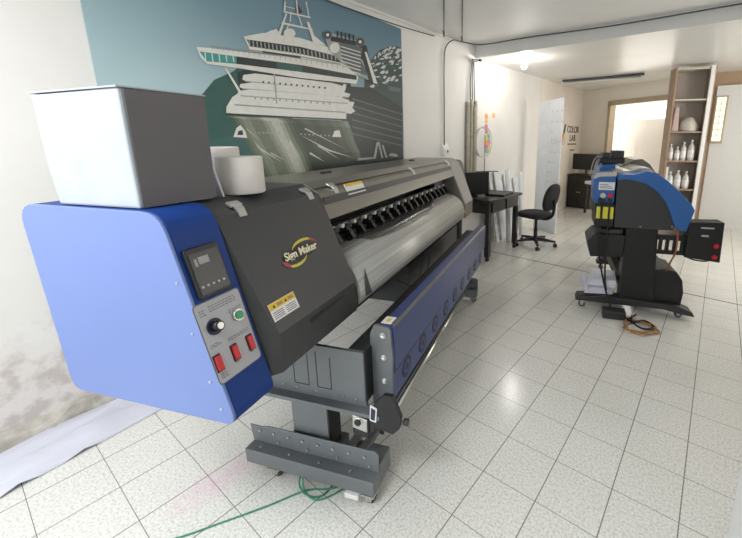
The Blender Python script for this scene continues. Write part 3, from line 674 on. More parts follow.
    for k in range(5): x = 204+k*7; P([(x,52.5+k*.9),(x+1,52.6+k*.9),(x+2,62),(x+1,62)], 'ink_ship_white')
    for q in ([(224,68),(226,68),(241,92),(238,92)], [(343,84),(346,84.5),(340,103),(337,102)]): P(q, 'ink_ship_white')
    # upper decks
    P([(243,36.5),(262,33),(300,38),(330,48),(345,56),(344,66),(300,60),(250,51)], 'ink_ship_white')
    P([(246,39.5),(300,47),(341,57.5),(341,63),(300,54),(250,46.5)], 'ink_ship_dark')
    for k in range(24):
        x = 248+k*3.9; P([(x,40+k*.66),(x+1.3,40.2+k*.66),(x+2,47+k*.62),(x+.8,46.8+k*.62)], 'ink_ship_shade')
    P([(246,49),(300,56),(342,64),(342,65),(300,57.6),(246,50.5)], 'ink_ship_shade')
    P([(262,51),(300,56.5),(300,58.5),(262,53)], 'ink_ship_dark')
    for k in range(26): x = 212+k*5.2; P([(x,45.2+k*.78),(x+.5,45.2+k*.78),(x+.5,49.4+k*.78),(x,49.4+k*.78)], 'ink_ship_shade')
    P([(208,44.8),(345,65.2),(345,65.9),(208,45.5)], 'ink_ship_shade')
    # mast and domes
    for q in ([(276,38),(285,14),(286.6,14),(279,38)], [(306,22),(308.4,22),(317,44),(313,44)], [(283,11),(284,1),(285,1),(285,11)], [(283,11),(310,17),(310,18.4),(283,12.6)], [(281,22),(312,29),(312,30.6),(281,24)], [(295,0),(296.4,0),(298,17),(297,17)], [(305,2),(306,2),(309,18),(308,18)], [(288,24),(289,24),(284,36),(282.6,36)], [(290,12),(291,12),(290,22),(289,22)], [(298,17),(299,17),(302,27),(301,27)], [(284,6),(294,8.5),(294,9.2),(284,6.7)], [(262,34),(276,29),(280,36)], [(314,36),(326,46),(314,43)]): P(q, 'ink_ship_white')
    P([(297,4),(302,12),(299,14)], 'ink_maroon')
    P([(289+6*math.cos(R(k*30)), 33.5+5*math.sin(R(k*30))) for k in range(12)], 'ink_ship_white')
    P([(271+3*math.cos(R(k*30)), 33+2.6*math.sin(R(k*30))) for k in range(12)], 'ink_ship_white')
    # funnel block
    P([(324,36),(330,33),(362,42),(368,60),(372,82),(358,76),(342,64),(328,50)], 'ink_ship_shade')
    P([(352,56),(360,44),(366,46),(374,84),(369,83),(362,60)], 'ink_hull_black')
    P([(338,40),(362,48),(360,60),(368,76),(352,72),(342,60)], 'ink_rock')
    for k in range(7): P([(340,46+k*3.6),(360,52+k*3.6),(360,53+k*3.6),(340,47+k*3.6)], 'ink_ship_white')
    P([(364,52),(366,52),(377,84),(373,83)], 'ink_ship_white')
    P([(330,36),(358,42),(358,46),(330,41)], 'ink_ship_dark')
    for cx_, cy_ in ((327,35),(359.5,42)):
        for r_, m_ in ((4.6,'ink_rock'),(3.2,'ink_ship_dark'),(1.7,'ink_ship_white')): P([(cx_+r_*math.cos(R(k*30)), cy_+r_*math.sin(R(k*30))) for k in range(12)], m_)
    for k in range(5): x = 336+k*4; P([(x,31+k),(x+1.6,31+k),(x+1.8,41+k),(x,41+k)], 'ink_ship_dark')
    P([(334+5*math.cos(R(k*30)), 48+5.5*math.sin(R(k*30))) for k in range(12)], 'ink_ship_white')
    # quay frames at right foot
    for q in ([(372,160),(376,142),(378,142),(375,160)], [(377,142),(379,142),(383,159),(381,159)], [(381,145),(383,145),(387,158),(385,158)], [(388,156),(390,153),(396,154),(398,157)], [(356,161),(358,158),(372,157),(372,159)]): P(q, 'ink_ship_shade')
    P([(356,160.5),(402.8,156),(402.9,158),(356,163)], 'ink_ship_dark')
    b.build('printed_picture', root)
banner()

# ------------------------------------------------------------------ wall fittings
def tag1(b, name, label, cat, group=None, origin=None, bevel=0.):
    o = b.build(name, origin=origin, bevel=bevel); return tag(o, label, cat, group)
b = MB(); b.tube([(XL+.03,-1.6,2.60),(XL+.03,0.,2.60),(XL+.03,1.5,2.602),(XL+.03,2.8,2.605),(XL+.03,3.5,2.60),(XL+.03,4.25,2.61)],.008,'white_plastic'); 
b.tube([(XL+.02,1.0,2.57),(XL+.02,2.6,2.555),(XL+.02,3.45,2.58)],.005,'cable_grey'); tag1(b, 'cable_conduit', 'thin white conduit along the top of the left wall', 'conduit', origin=(XL+.03,1.5,2.6))
b = MB(); b.tube([(XL+.02,3.63,1.42),(XL+.02,3.63,1.9),(XL+.02,3.63,2.3),(XL+.02,3.66,2.50),(XL+.04,3.78,2.60),(XL+.06,3.95,2.61),(-2.5,4.20,2.613),(-1.9,4.24,2.618),(-1.0,4.26,2.60),(.2,4.27,2.61),(1.9,4.27,2.61)],.0065,'cable_grey')
tag1(b, 'power_cable', 'dark cable rising from the wall box and running across the ceiling step', 'cable', origin=(XL+.02,3.63,1.42))
b = MB(); b.prism([(XL,1.30),(XL+.055,1.30),(XL+.055,1.37),(XL,1.45)],3.585,3.70,'white_plastic'); b.cyl((XL+.055,3.65,1.345),(XL+.06,3.65,1.345),.014,'dark_steel',12); tag1(b, 'junction_box', 'small white junction box on the wall behind the printer lid', 'box', origin=(XL,3.64,1.3), bevel=.003)
for y, l0, lb in ((3.52,.42,'left of the two thin wires hanging from the ceiling edge'),(3.83,.36,'right of the two thin wires hanging from the ceiling edge')):
    x_ = XL+.10 if y < 3.6 else XL+.13
    b = MB(); b.tube([(x_,y-.02,2.636),(x_,y,2.60),(x_*.86,y*.86,2.628),(x_*.72,y*.72,2.632),(x_*.55,y*.55,2.632)],.005,'cable_grey'); b.cyl((x_,y,2.575),(x_,y,2.62),.009,'hook_orange',8)
    tag1(b, 'ceiling_wire', lb, 'wire', 'wires hanging from the ceiling edge', origin=(x_,y,2.58))
# pipes and cable bundle
bp = thing('pipe_bundle', 'bundle of beige pipes and hoses strapped upright against the left wall', 'pipes', (XL+.07,4.22,.85))
X = lambda p: Vector(p)-Vector((XL+.07,4.22,.85))
for i, (dx, dy, z1) in enumerate(((.03,-.09,1.95),(.05,-.045,1.98),(.03,.0,1.96),(.06,.04,1.93),(.03,.085,1.97),(.08,-.01,1.90))):
    b = MB(X); b.tube([(XL+dx,4.22+dy,.85),(XL+dx+random.uniform(-.004,.012),4.22+dy+random.uniform(-.015,.015),1.3),(XL+dx,4.22+dy,z1)],.023,'pipe_beige',10); b.build('pipe', bp)
for i, dy in enumerate((-.05,.0,.045)):
    b = MB(X); b.tube([(XL+.04,4.22+dy,1.93),(XL+.03,4.22+dy,2.2),(XL+.03,4.23+dy*.4,2.47)],.006,'cable_grey'); b.build('riser_wire', bp)
b = MB(X); b.cyl((XL+.03,4.24,2.45),(XL+.11,4.24,2.45),.022,'white_plastic',14); b.cyl((XL+.11,4.24,2.45),(XL+.15,4.24,2.44),.014,'dark_steel',12); b.build('socket', bp)
b = MB()
for k in range(3):
    n_ = 28; r_ = .185+.01*k; b.tube([(XL+.115+.012*k, 4.33+.015*k+r_*math.cos(2*PI*i/n_), 1.45+r_*math.sin(2*PI*i/n_)) for i in range(n_+1)],.005,'beige_metal',6)
tag1(b, 'cable_coil', 'round coil of grey cable hanging on the pipe bundle', 'cable', origin=(XL+.12,4.33,1.27))
b = MB(); b.tube([(XL+.02,4.58,1.55),(XL+.02,4.585,1.2),(XL+.02,4.59,.9)],.005,'cable_grey'); tag1(b, 'thin_wire', 'thin wire running down the wall left of the sticky notes', 'wire', origin=(XL+.02,4.58,.9))
# sticky notes
notes = [(4.635,1.80,'note_orange'),(4.635,1.735,'note_yellow'),(4.64,1.66,'note_pink'),(4.64,1.595,'note_pink'),(4.645,1.52,'note_green'),(4.72,1.525,'note_blue'),(4.65,1.455,'note_orange'),(4.725,1.455,'note_pink'),(4.655,1.39,'note_pink'),(4.73,1.39,'note_yellow'),(4.66,1.325,'note_blue'),(4.735,1.325,'note_green'),(4.845,1.82,'note_yellow')]
nn = {'note_orange':'orange','note_yellow':'yellow','note_pink':'pink','note_green':'green','note_blue':'blue'}
pos = ['at the very top of the column','second from the top of the column','third from the top','fourth from the top, above a green one','beside a blue one in the top paired row','beside a green one in the top paired row','left in the second paired row','right in the second paired row','left in the third paired row','right in the third paired row','left in the lowest paired row','right in the lowest paired row','alone to the right of all others']
for (y, z, m), ps in zip(notes, pos):
    b = MB(); dx = random.uniform(.004,.01); w, h = .032, .03
    b.loft([[(XL+.002,y-w,z-h),(XL+.002+dx,y+w,z-h),(XL+.002,y+w,z+h),(XL+.001,y-w,z+h)],[(XL+.004,y-w,z-h),(XL+.004+dx,y+w,z-h),(XL+.004,y+w,z+h),(XL+.003,y-w,z+h)]], m)
    tag1(b, 'sticky_note', f'{nn[m]} sticky note on the white wall, {ps}', 'note', 'sticky notes on the left wall', origin=(XL,y,z))
# lettering on cream wall
sg = thing('wall_lettering', 'dark COLOR LAB lettering with small ink drop on the cream wall', 'sign', (XL,8.0,1.55))
def wt(body, z, size, y=8.0, nm='lettering', m='ink_dark'):
    M = Matrix.Translation(Vector((.015,y-8.0,z-1.55))) @ Matrix(((0,0,1,0),(1.15,0,0,0),(0,1,0,0),(0,0,0,1)))
    return text_mesh(body, nm, m, sg, M, size, .002, 0, .002)
mat('ink_dark', (46,42,40), .6)
wt('COLOR', 1.69, .20, 8.40); wt('LAB', 1.51, .20, 8.40)
X = lambda p: Vector(p)-Vector((XL,8.0,1.55))
b = MB(X)
for k, (z, w) in enumerate(((1.37,.30),(1.24,.12))):
    for q in range(6 if k == 0 else 3):
        b = MB(X); b.box((XL+.012,8.40-w+q*.1,z),(XL+.015,8.40-w+q*.1+.07,z+.03),'ink_dark'); b.build('small_print', sg)
b = MB(X); b.loft([[(XL+o_,y,z) for y, z in ((7.66,1.30),(7.78,1.42),(7.86,1.62),(7.76,1.62),(7.68,1.48))] for o_ in (.012,.015)],'orange'); b.build('ink_drop', sg)
b = MB(X); b.loft([[(XL+o_,y,z) for y, z in ((7.76,1.58),(7.86,1.60),(7.93,1.80),(7.84,1.79))] for o_ in (.012,.015)],'ink_dark'); b.build('ink_drop_tip', sg)

# ------------------------------------------------------------------ desk corner
def desk():
    root = thing('wooden_desk', 'small dark wooden desk with two drawers standing against the left wall', 'desk', (-2.41,4.25,0))
    X = lambda p: Vector(p)-Vector((-2.41,4.25,0))
    b = MB(X); b.box((-2.68,3.80,.745),(-2.13,4.69,.775),'black_wood'); b.build('desktop', root, .006)
    b = MB(X); b.box((-2.65,3.84,.60),(-2.17,4.65,.745),'black_wood'); b.build('desk_frame', root, .003)
    for y in (3.90,4.28):
        b = MB(X); b.box((-2.17,y,.615),(-2.155,y+.33,.735),'black_wood'); dr = b.build('drawer', root, .003)
        b = MB(X); b.lathe([(0.001,0),(.012,.002),(.014,.010),(.006,.02),(.005,.03)],'black',(0,0,0)); 
        o = b.build('drawer_knob', dr); o.rotation_euler = (0,R(-90),0); o.location = X((-2.13,y+.165,.675))
    for x, y in ((-2.655,3.835),(-2.225,3.835),(-2.655,4.595),(-2.225,4.595)):
        b = MB(X); b.loft([[(x+q,y+q2,z) for q, q2 in ((0+i,0+i),(.06-i,0+i),(.06-i,.06-i),(0+i,.06-i))] for z, i in ((0,.012),(.05,.012),(.06,0),(.60,0))],'black_wood'); b.build('leg', root)
desk()
m_ = thing('monitor', 'thin black monitor seen edge-on at the near end of the dark desk', 'monitor', (-2.45,3.98,.776), R(58))
b = MB(); b.box((-.02,-.02,.0),(.02,.16,.02),'black'); b.cyl((0,.03,.01),(0,.03,.12),.02,'black',12); b.build('stand', m_)
b = MB(); b.prism([(.0,0)]*0 or [(-.20,.03),(.18,.03),(.18,.31),(-.20,.31)],-.02,.01,'black'); b.build('screen', m_, .004)
l_ = thing('laptop', 'closed black laptop lying on the dark desk', 'laptop', (-2.31,4.36,.776), R(8))
b = MB(); b.box((-.13,-.19,0),(.13,.19,.014),'black'); b.build('base', l_, .004)
b = MB(); b.box((-.13,-.19,.0155),(.13,.19,.024),'dark_steel'); b.build('lid', l_, .004)
b = MB(); b.tube([(-2.58,4.20,1.07),(-2.45,4.32,1.075),(-2.36,4.40,1.07)],.006,'cable_grey'); b.cyl((-2.58,4.20,.776),(-2.58,4.20,1.075),.006,'cable_grey',8); b.cyl((-2.58,4.20,.776),(-2.58,4.20,.785),.03,'black',16)
tag1(b, 'desk_arm', 'thin metal arm reaching over the dark desk behind the monitor', 'arm', origin=(-2.58,4.20,.776))

# foam boards and tubes leaning on the wall behind desk
bd = [(4.775,.09,.90,.07,'narrow white foam strip leaning on the wall, nearest the desk'),(4.92,.12,1.02,.09,'tall white foam strip leaning second from the desk'),(5.07,.11,.86,.07,'white foam strip leaning third from the desk'),(5.22,.13,.96,.10,'white foam strip leaning fourth from the desk'),(5.38,.15,.80,.08,'short white foam strip leaning fifth from the desk'),(5.58,.16,.88,.09,'white foam strip leaning nearest the tall lettered board')]
for y, w, h, ln, lb in bd:
    ln *= .8
    b = MB(); b.loft([[(XL+.10+ln,y-w/2,0),(XL+.10+ln,y+w/2,0),(XL+.12+ln,y+w/2,0),(XL+.12+ln,y-w/2,0)],[(XL+.005,y-w/2,h),(XL+.005,y+w/2,h),(XL+.025,y+w/2,h),(XL+.025,y-w/2,h)]],'white_card')
    tag1(b, 'foam_board', lb, 'board', 'white boards leaning behind the desk', origin=(XL+.11+ln,y,0), bevel=.002)
for y, h, r_, lb in ((4.855,1.06,.035,'white cardboard tube standing between the first two foam strips'),(5.29,1.0,.03,'slim white tube standing between the fourth and fifth foam strips')):
    b = MB(); b.cyl((XL+.30,y,0),(XL+.245,y,h),r_,'white_card',18); tag1(b, 'cardboard_tube', lb, 'tube', 'tubes behind the desk', origin=(XL+.3,y,0))
# tall board
TB = thing('tall_board', 'tall white folded board with faint grey print standing free before the cream wall', 'board', (-2.1,5.95,0))
P0, P1, P2 = Vector((-2.45,5.88)), Vector((-2.27,5.83)), Vector((-1.985,5.65))
for i, (a, c) in enumerate(((P0,P1),(P1,P2))):
    b = MB(lambda p: Vector(p)-Vector((-2.1,5.95,0))); d = (c-a).normalized(); n_ = Vector((-d.y,d.x))*.018
    b.loft([[(*(a),0),(*(c),0),(*(c+n_),0),(*(a+n_),0)],[(*(a+Vector((0,.02))),2.06+.02*i),(*(c+Vector((.0,.02))),2.08+.02*i),(*(c+n_+Vector((0,.02))),2.08+.02*i),(*(a+n_+Vector((0,.02))),2.06+.02*i)]],'white_card'); b.build('panel', TB, .003)
b = MB(lambda p: Vector(p)-Vector((-2.1,5.95,0))); d = (P2-P1).normalized(); n_ = Vector((d.y,-d.x))*.003; rr = random.Random(7)
for k in range(11):
    z = .35+k*.155
    if k == 7: continue
    for q in range(rr.randint(1,3)):
        u0 = .05+q*.12+rr.uniform(0,.03); u1 = u0+rr.uniform(.05,.1)
        b = MB(lambda p: Vector(p)-Vector((-2.1,5.95,0))); p, q_ = P1+d*u0+n_, P1+d*u1+n_
        b.loft([[(p.x,p.y+.0095*z,z),(q_.x,q_.y+.0095*z,z),(q_.x,q_.y+.0095*z,z+.018),(p.x,p.y+.0095*z,z+.018)],[(p.x+n_.x*.3,p.y+n_.y*.3+.0095*z,z),(q_.x+n_.x*.3,q_.y+n_.y*.3+.0095*z,z),(q_.x+n_.x*.3,q_.y+n_.y*.3+.0095*z,z+.018),(p.x+n_.x*.3,p.y+n_.y*.3+.0095*z,z+.018)]],'ink_light'); b.build('faint_print', TB)
cc = P1+d*.27+n_*1.2
text_mesh('USHU', 'faint_lettering', 'ink_light', TB, Matrix.Translation(Vector((cc.x+2.1,cc.y-5.95+.015,1.45))) @ Matrix(((d.x,0,d.y,0),(d.y,0,-d.x,0),(0,1,0,0),(0,0,0,1))), .13, .0006)

# ------------------------------------------------------------------ chair
def chair():
    root = thing('office_chair', 'black fabric swivel chair with five-star base beside the dark desk', 'chair', (-2.0,4.90,0), R(-8))
    # seat faces -x
    b = MB()
    def pad(cx, cz, rx, ry, h, m, n=28, sq=2.6):
        rings = []
        for zf, rf in ((-1,.80),(-.8,.95),(-.2,1.0),(.5,.98),(.9,.88),(1,.6)):
            rings.append([(cx+rx*rf*math.copysign(abs(math.cos(a))**(2/sq), math.cos(a)), ry*rf*math.copysign(abs(math.sin(a))**(2/sq), math.sin(a)), cz+h*zf) for a in [2*PI*i/n for i in range(n)]])
        return b.loft(rings, m, smooth=True)
    pad(-.03,.455,.225,.23,.035,'black_soft'); b.build('seat', root)
    b = MB(); b.box((-.09,-.08,.39),(.08,.08,.425),'black'); b.cyl((0,.06,.405),(0,.24,.40),.008,'black',8); b.cyl((0,.21,.40),(0,.26,.398),.016,'black',10); b.build('tilt_mechanism', root, .004)
    b = MB(); b.cyl((0,0,.07),(0,0,.24),.028,'black',16); b.cyl((0,0,.24),(0,0,.40),.02,'black',16); b.build('gas_column', root)
    b = MB()
    for k in range(5):
        a = R(20+72*k); c, s_ = math.cos(a), math.sin(a)
        f = lambda r_, w, z: [(r_*c-w*s_, r_*s_+w*c, z)]
        rings = []
        for r_, w, z0, z1 in ((.02,.028,.075,.125),(.12,.024,.075,.115),(.285,.018,.066,.09)):
            rings.append([(r_*c-w*s_, r_*s_+w*c, z0),(r_*c+w*s_, r_*s_-w*c, z0),(r_*c+w*s_*.7, r_*s_-w*c*.7, z1),(r_*c-w*s_*.7, r_*s_+w*c*.7, z1)])
        b.loft(rings, 'black')
    b.build('star_base', root, .003)
    for k in range(5):
        a = R(20+72*k); x, y = .28*math.cos(a), .28*math.sin(a); q = a+.6
        b = MB(); dx, dy = math.cos(q)*.02, math.sin(q)*.02
        b.cyl((x-dx,y-dy,.026),(x-dx*.3,y-dy*.3,.026),.026,'black',16); b.cyl((x+dx*.3,y+dy*.3,.026),(x+dx,y+dy,.026),.026,'black',16); b.cyl((x,y,.03),(x,y,.07),.008,'black',8)
        b.build('caster', root)
    # back pad
    b = MB(); rings = []; n = 28
    for xf, rf in ((-1,.62),(-.85,.86),(-.3,1.0),(.4,.97),(.9,.8),(1,.5)):
        ring = []
        for i in range(n):
            a = 2*PI*i/n; y = .205*rf*math.copysign(abs(math.cos(a))**(2/2.5), math.cos(a)); z = .19*rf*math.copysign(abs(math.sin(a))**(2/2.4), math.sin(a))
            ring.append((.225+xf*.03+z*.20-.25*y*y, y, .715+z))
        rings.append(ring)
    b.loft(rings, 'black_soft', smooth=True); b.build('backrest', root)
    b = MB(); b.tube([(.03,0,.405),(.16,0,.41),(.245,0,.47),(.265,0,.58),(.27,0,.68)],.022,'black'); b.build('back_bracket', root)
chair()

# ------------------------------------------------------------------ second printer
def far_printer():
    t0, s0 = .78, 4.1
    root = thing('roll_printer', 'blue and charcoal roll-fed printer on a black stand, standing further back to the right', 'printer', W(t0,s0), A)
    X = lambda p: Vector((p[0]-t0, p[1]-s0, p[2]))
    mb = lambda: MB(X)
    S0, S1 = 3.30, 4.65
    inner = [(.50,.765),(.495,1.165),(.56,1.175),(.70,1.145),(.80,1.075),(.87,.99),(.915,.89),(.95,.795),(.945,.765)]
    outer = [(.492,1.205),(.62,1.21),(.70,1.235),(.775,1.225),(.86,1.165),(.95,1.085),(1.05,.98),(1.075,.94),(1.05,.82),(1.035,.765),(.985,.775),(.955,.795)]
    b = mb(); b.prism(inner, S0,S0+.18,'far_dark'); b.build('side_panel', root, .004)
    band = outer[:-1]+[(.955,.79),(.915,.885),(.868,.985),(.80,1.07),(.70,1.14),(.56,1.17),(.492,1.16)]
    b = mb(); b.prism(band, S0-.012,S0+.24,'far_blue'); b.build('blue_cowl', root, .008)
    for t, z in ((.93,.80),(.70,.785)):
        b = mb(); b.cyl((t,S0-.006,z),(t,S0,z),.006,'chrome',10); b.build('screw', root)
    b = mb(); b.prism([(.50,.80),(.49,1.14),(.51,1.215),(.62,1.22),(.70,1.25),(.775,1.245),(.86,1.175),(.93,1.10),(.92,.9),(.9,.8)], S0+.24,S1-.1,'alu'); b.build('silver_lid', root, .01)
    b = mb(); b.prism([(.60,1.215),(.64,1.225),(.74,1.29),(.81,1.30),(.88,1.25),(.955,1.15),(.94,1.10),(.86,1.17),(.775,1.24),(.70,1.245)], S0+.75,S1+.0,'lid_metal'); b.build('rear_cover', root, .01)
    b = mb(); b.prism([(.44,.78),(.45,1.24),(.70,1.26),(.85,1.18),(1.0,1.0),(1.0,.78)], S1-.2,S1+.05,'far_blue'); b.build('far_end_cover', root, .01)
    b = mb(); b.prism([(.33,.96),(.315,1.16),(.345,1.205),(.485,1.215),(.485,.96)], S0+.02,S0+.32,'far_blue'); cb = b.build('control_box', root, .006)
    b = mb(); b.prism([(.318,1.165),(.345,1.208),(.485,1.22),(.485,1.19),(.36,1.185)], S0+.01,S0+.12,'beige_metal'); b.build('control_cap', root, .003)
    b = mb(); b.prism([(.40,1.06),(.41,1.22),(.44,1.25),(.545,1.26),(.545,1.06)], S0+.55,S0+.80,'far_blue'); b.build('ink_housing', root, .008)
    b = mb(); b.prism([(.345,.775),(.335,.96),(.488,.96),(.49,.76)], S0,S0+.28,'black'); b.build('power_housing', root, .004)
    for a in ((.352,.393),(.402,.443),(.452,.485)):
        b = mb(); b.box((a[0],S0-.003,.835),(a[1],S0+.001,.935),'yellow_label'); b.build('warning_label', root)['label'] = 'yellow warning label'
    b = mb(); b.box((.355,S0+.012,1.075),(.478,S0+.021,1.14),'white_plastic')
    for k in range(3): b.box((.365,S0+.0105,1.09+k*.014),(.468-.02*k,S0+.0125,1.095+k*.014),'ink_grey')
    b.build('maker_label', root)
    b = mb(); b.cyl((.392,S0-.01,1.03),(.392,S0+.02,1.03),.022,'alu',16); b.cyl((.385,S0-.02,.985),(.385,S0+.02,.985),.026,'black',14); b.build('socket_knob', root)
    b = mb(); b.box((.432,S0+.008,1.015),(.468,S0+.021,1.045),'red'); b.box((.435,S0-.01,.955),(.462,S0+.02,1.0),'black'); b.build('power_switch', root)['label'] = 'red power switch above a black plug'
    # stand
    for s in (S0+.03,S1-.2):
        b = mb(); b.loft([[(.60,s,z) if False else (tt,ss,z) for tt, ss in ((.602,s),(a_,s),(a_,s+.14),(.602,s+.14))] for z, a_ in ((.08,.875),(.77,.845))],'black'); b.build('stand_column', root, .006)
        b = mb(); ts = .24 if s < 4 else .52; b.prism([(ts,.075),(ts+.015,.115),(max(.45,ts+.05),.14),(1.05,.12),(1.17,.075),(1.19,.035),(1.10,.045),(.95,.075),(ts+.16,.075)], s-.03,s+.10,'dark_steel'); b.build('base_foot', root, .006)
        for t in (ts+.06,1.08): caster(root, t-t0, s+.03-s0, .082, .027, 'alu')
    b = mb(); b.box((.60,S0+.17,.20),(.66,S1-.2,.30),'black'); b.build('cross_bar', root)
    b = mb(); b.prism([(.335,.49),(.60,.505),(.60,.70),(.36,.70),(.30,.635)], S0+.01,S0+.35,'black'); b.build('media_tray', root, .01)
    b = mb(); b.prism([(.35,.70),(.40,.735),(.58,.74),(.58,.70)], S0+.03,S0+.3,'foam'); b.build('media_guide', root, .01)
    b = mb(); b.box((.845,S0+.01,.56),(1.06,S0+.05,.59),'black'); b.box((.845,S0+.01,.68),(1.06,S0+.05,.72),'black')
    for t in (.86,.91,.965,1.02): b.box((t,S0+.01,.585),(t+.022,S0+.05,.685),'black')
    b.build('slotted_bracket', root, .003)
    b = mb(); b.loft([[(1.045,S0-.02,.555),(1.295,S0-.02,.53),(1.285,S0-.02,.855),(1.05,S0-.02,.845)],[(1.045,S0+.12,.555),(1.295,S0+.12,.53),(1.285,S0+.12,.855),(1.05,S0+.12,.845)]],'black'); db = b.build('drive_box', root, .004)
    for z in (.665,.575): b = mb(); b.cyl((1.25,S0-.03,z),(1.25,S0-.02,z),.018,'red',14); b.build('red_button', db)['label'] = 'round red button'
    b = mb(); b.box((1.13,S0-.022,.80),(1.22,S0-.019,.812),'label_grey'); b.box((1.14,S0-.022,.735),(1.19,S0-.019,.75),'label_grey'); b.build('drive_label', db)
    b = mb(); b.tube([(1.05,S0+.0,.56),(1.12,S0,.535),(1.2,S0,.53),(1.24,S0,.55)],.006,'cable_black'); b.build('drive_wire', root)
    # take-up roll housing
    b = mb(); b.loft([[(.86,s,.08),(.86,s,.40),(.95,s,.42),(1.03,s,.40),(1.08,s,.33),(1.10,s,.22),(1.09,s,.10)] for s in (S0+.05,S0+.40)],'black'); b.build('roll_housing', root, .01)
    b = mb(); b.cyl((.97,S0+.40,.28),(.97,S1-.2,.28),.09,'foam',20); b.build('waste_roll', root)
    for k, pts in enumerate(([(.385,S0-.02,.97),(.39,S0-.03,.8),(.40,S0-.03,.55),(.44,S0-.03,.35),(.50,S0-.04,.15),(.56,S0-.10,.03),(.66,S0-.12,.012),(.74,S0-.02,.012)], [(.45,S0-.012,.96),(.45,S0-.02,.75),(.455,S0-.02,.5),(.47,S0,.3),(.49,S0,.2)])):
        b = mb(); b.tube(pts,.0075,'cable_black'); b.build('power_lead', root)
    b = mb(); b.tube([(.985,S0+.02,.78),(.98,S0-.01,.6),(.955,S0,.5),(.95,S0+.06,.40)],.007,'hook_orange'); b.build('sensor_lead', root)
far_printer()
b = MB(); loop = []
for k in range(34): a = k*.42; loop.append((.73+.12*math.cos(a)*(1+.1*math.sin(k)), 3.03+.10*math.sin(a)+.03*math.sin(k*.7), .010+.0004*k))
b.tube([W(t,s,z) for t, s, z in loop],.007,'cable_orange'); b.tube([W(t,s,z+.012) for t, s, z in [(.60,3.25,.01),(.66,3.12,.012),(.74,3.0,.012),(.83,3.05,.012),(.78,3.15,.012),(.68,3.10,.013),(.70,3.22,.01)]],.008,'cable_black')
tag1(b, 'cable_heap', 'tangle of orange and black cables on the tiles before the roll printer', 'cable', origin=W(.73,3.05,0))
b = MB(); b.loft([[W(.46,3.15,0),W(.64,3.15,0),W(.64,3.25,0),W(.46,3.25,0)],[W(.46,3.15,.072),W(.64,3.15,.072),W(.64,3.25,.072),W(.46,3.25,.072)]],'dark_steel'); tag1(b, 'power_supply', 'grey power supply box on the floor under the roll printer', 'box', origin=W(.55,3.2,0), bevel=.006)
for k, (t, z, a, lb) in enumerate(((.42,.145,8,'lower white sheet bundle lying on the foot of the roll printer'),(.46,.215,-6,'upper white sheet bundle lying on the foot of the roll printer'))):
    b = MB(); c, s_ = math.cos(R(a)), math.sin(R(a))
    def T(p): return W(t+p[0]*c-p[1]*s_, 3.46+p[0]*s_+p[1]*c, p[2])
    b = MB(T); b.loft([[(-.13+.01*i,-.13,z+.01*i),(.12,-.13+.01*i,z+.005*i),(.12,.20,z+.005*i),(-.10,.20,z+.02*i)] for i in range(4)]+[[(-.06,-.10,z+.055),(.12,-.10,z+.06),(.12,.18,z+.06),(-.05,.18,z+.06)]],'paper'); tag1(b, 'paper_bundle', lb, 'paper', 'sheet bundles under the roll printer', origin=W(t,3.46,z), bevel=.01)
# control unit on top of roll printer's far end
p_ = thing('control_unit', 'small black electronics unit standing on top of the roll printer', 'device', W(.525,3.97,1.262), A)
b = MB(); b.box((-.12,-.1,0),(.10,.12,.05),'black'); b.build('housing', p_, .006)
b = MB(); b.box((-.01,-.09,.05),(.09,.1,.12),'dark_steel'); b.box((-.10,-.09,.05),(-.03,.1,.10),'dark_steel'); b.build('cartridge', p_, .005)
b = MB(); b.tube([(-.10,.0,.03),(-.13,.02,.02),(-.15,.0,-.03),(-.16,.0,-.1),(-.17,.0,-.14)],.006,'beige_metal'); b.tube([(-.10,.03,.05),(-.13,.05,.06),(-.17,.02,.0),(-.19,.0,-.13)],.005,'beige_metal'); b.build('ribbon_cable', p_)

# ------------------------------------------------------------------ back corner: cabinet and monitor
c_ = thing('black_cabinet', 'low black cabinet against the back wall beneath the dark screen', 'cabinet', (-2.39,8.36,0), R(-8))
b = MB(); b.box((-.26,-.16,.02),(.26,.2,.72),'black_wood'); b.build('body', c_, .004)
b = MB(); b.box((-.25,-.176,.05),(-.005,-.16,.70),'black_wood'); d_ = b.build('door', c_, .003)
b = MB(); b.cyl((-.03,-.19,.36),(-.03,-.176,.36),.012,'alu',12); b.build('knob', d_)
b = MB(); b.box((.005,-.176,.05),(.25,-.16,.70),'black_wood'); d_ = b.build('door', c_, .003)
b = MB(); b.cyl((.03,-.19,.36),(.03,-.176,.36),.012,'alu',12); b.build('knob', d_)
b = MB(); b.box((-.28,-.18,.72),(.30,.22,.74),'black_wood'); b.build('top', c_, .003)
m_ = thing('desktop_monitor', 'wide dark monitor standing on the low black cabinet at the back', 'monitor', (-2.33,8.34,.742), R(-14))
b = MB(); b.box((-.12,-.08,0),(.12,.08,.012),'black'); b.cyl((0,.02,.01),(0,.02,.14),.02,'black',12); b.build('stand', m_)
b = MB(); b.box((-.32,-.02,.10),(.32,.02,.44),'panel_black'); b.build('screen', m_, .004)
b = MB(); b.box((-2.50,8.21,.742),(-2.20,8.26,.758),'dark_steel'); tag1(b, 'keyboard', 'dark keyboard in front of the wide monitor at the back', 'keyboard', origin=(-2.3,8.07,.742), bevel=.003)
t_ = thing('side_table', 'narrow white side table right of the low black cabinet', 'table', (-1.85,7.85,0), R(-29))
b = MB(); b.box((-.25,-.22,.60),(.22,.22,.66),'white_plastic'); b.build('table_top', t_, .005)
for x, y in ((-.22,-.18),(.2,-.18),(-.22,.18),(.2,.18)):
    b = MB(); b.box((x-.02,y-.02,0),(x+.02,y+.02,.60),'black'); b.build('leg', t_)
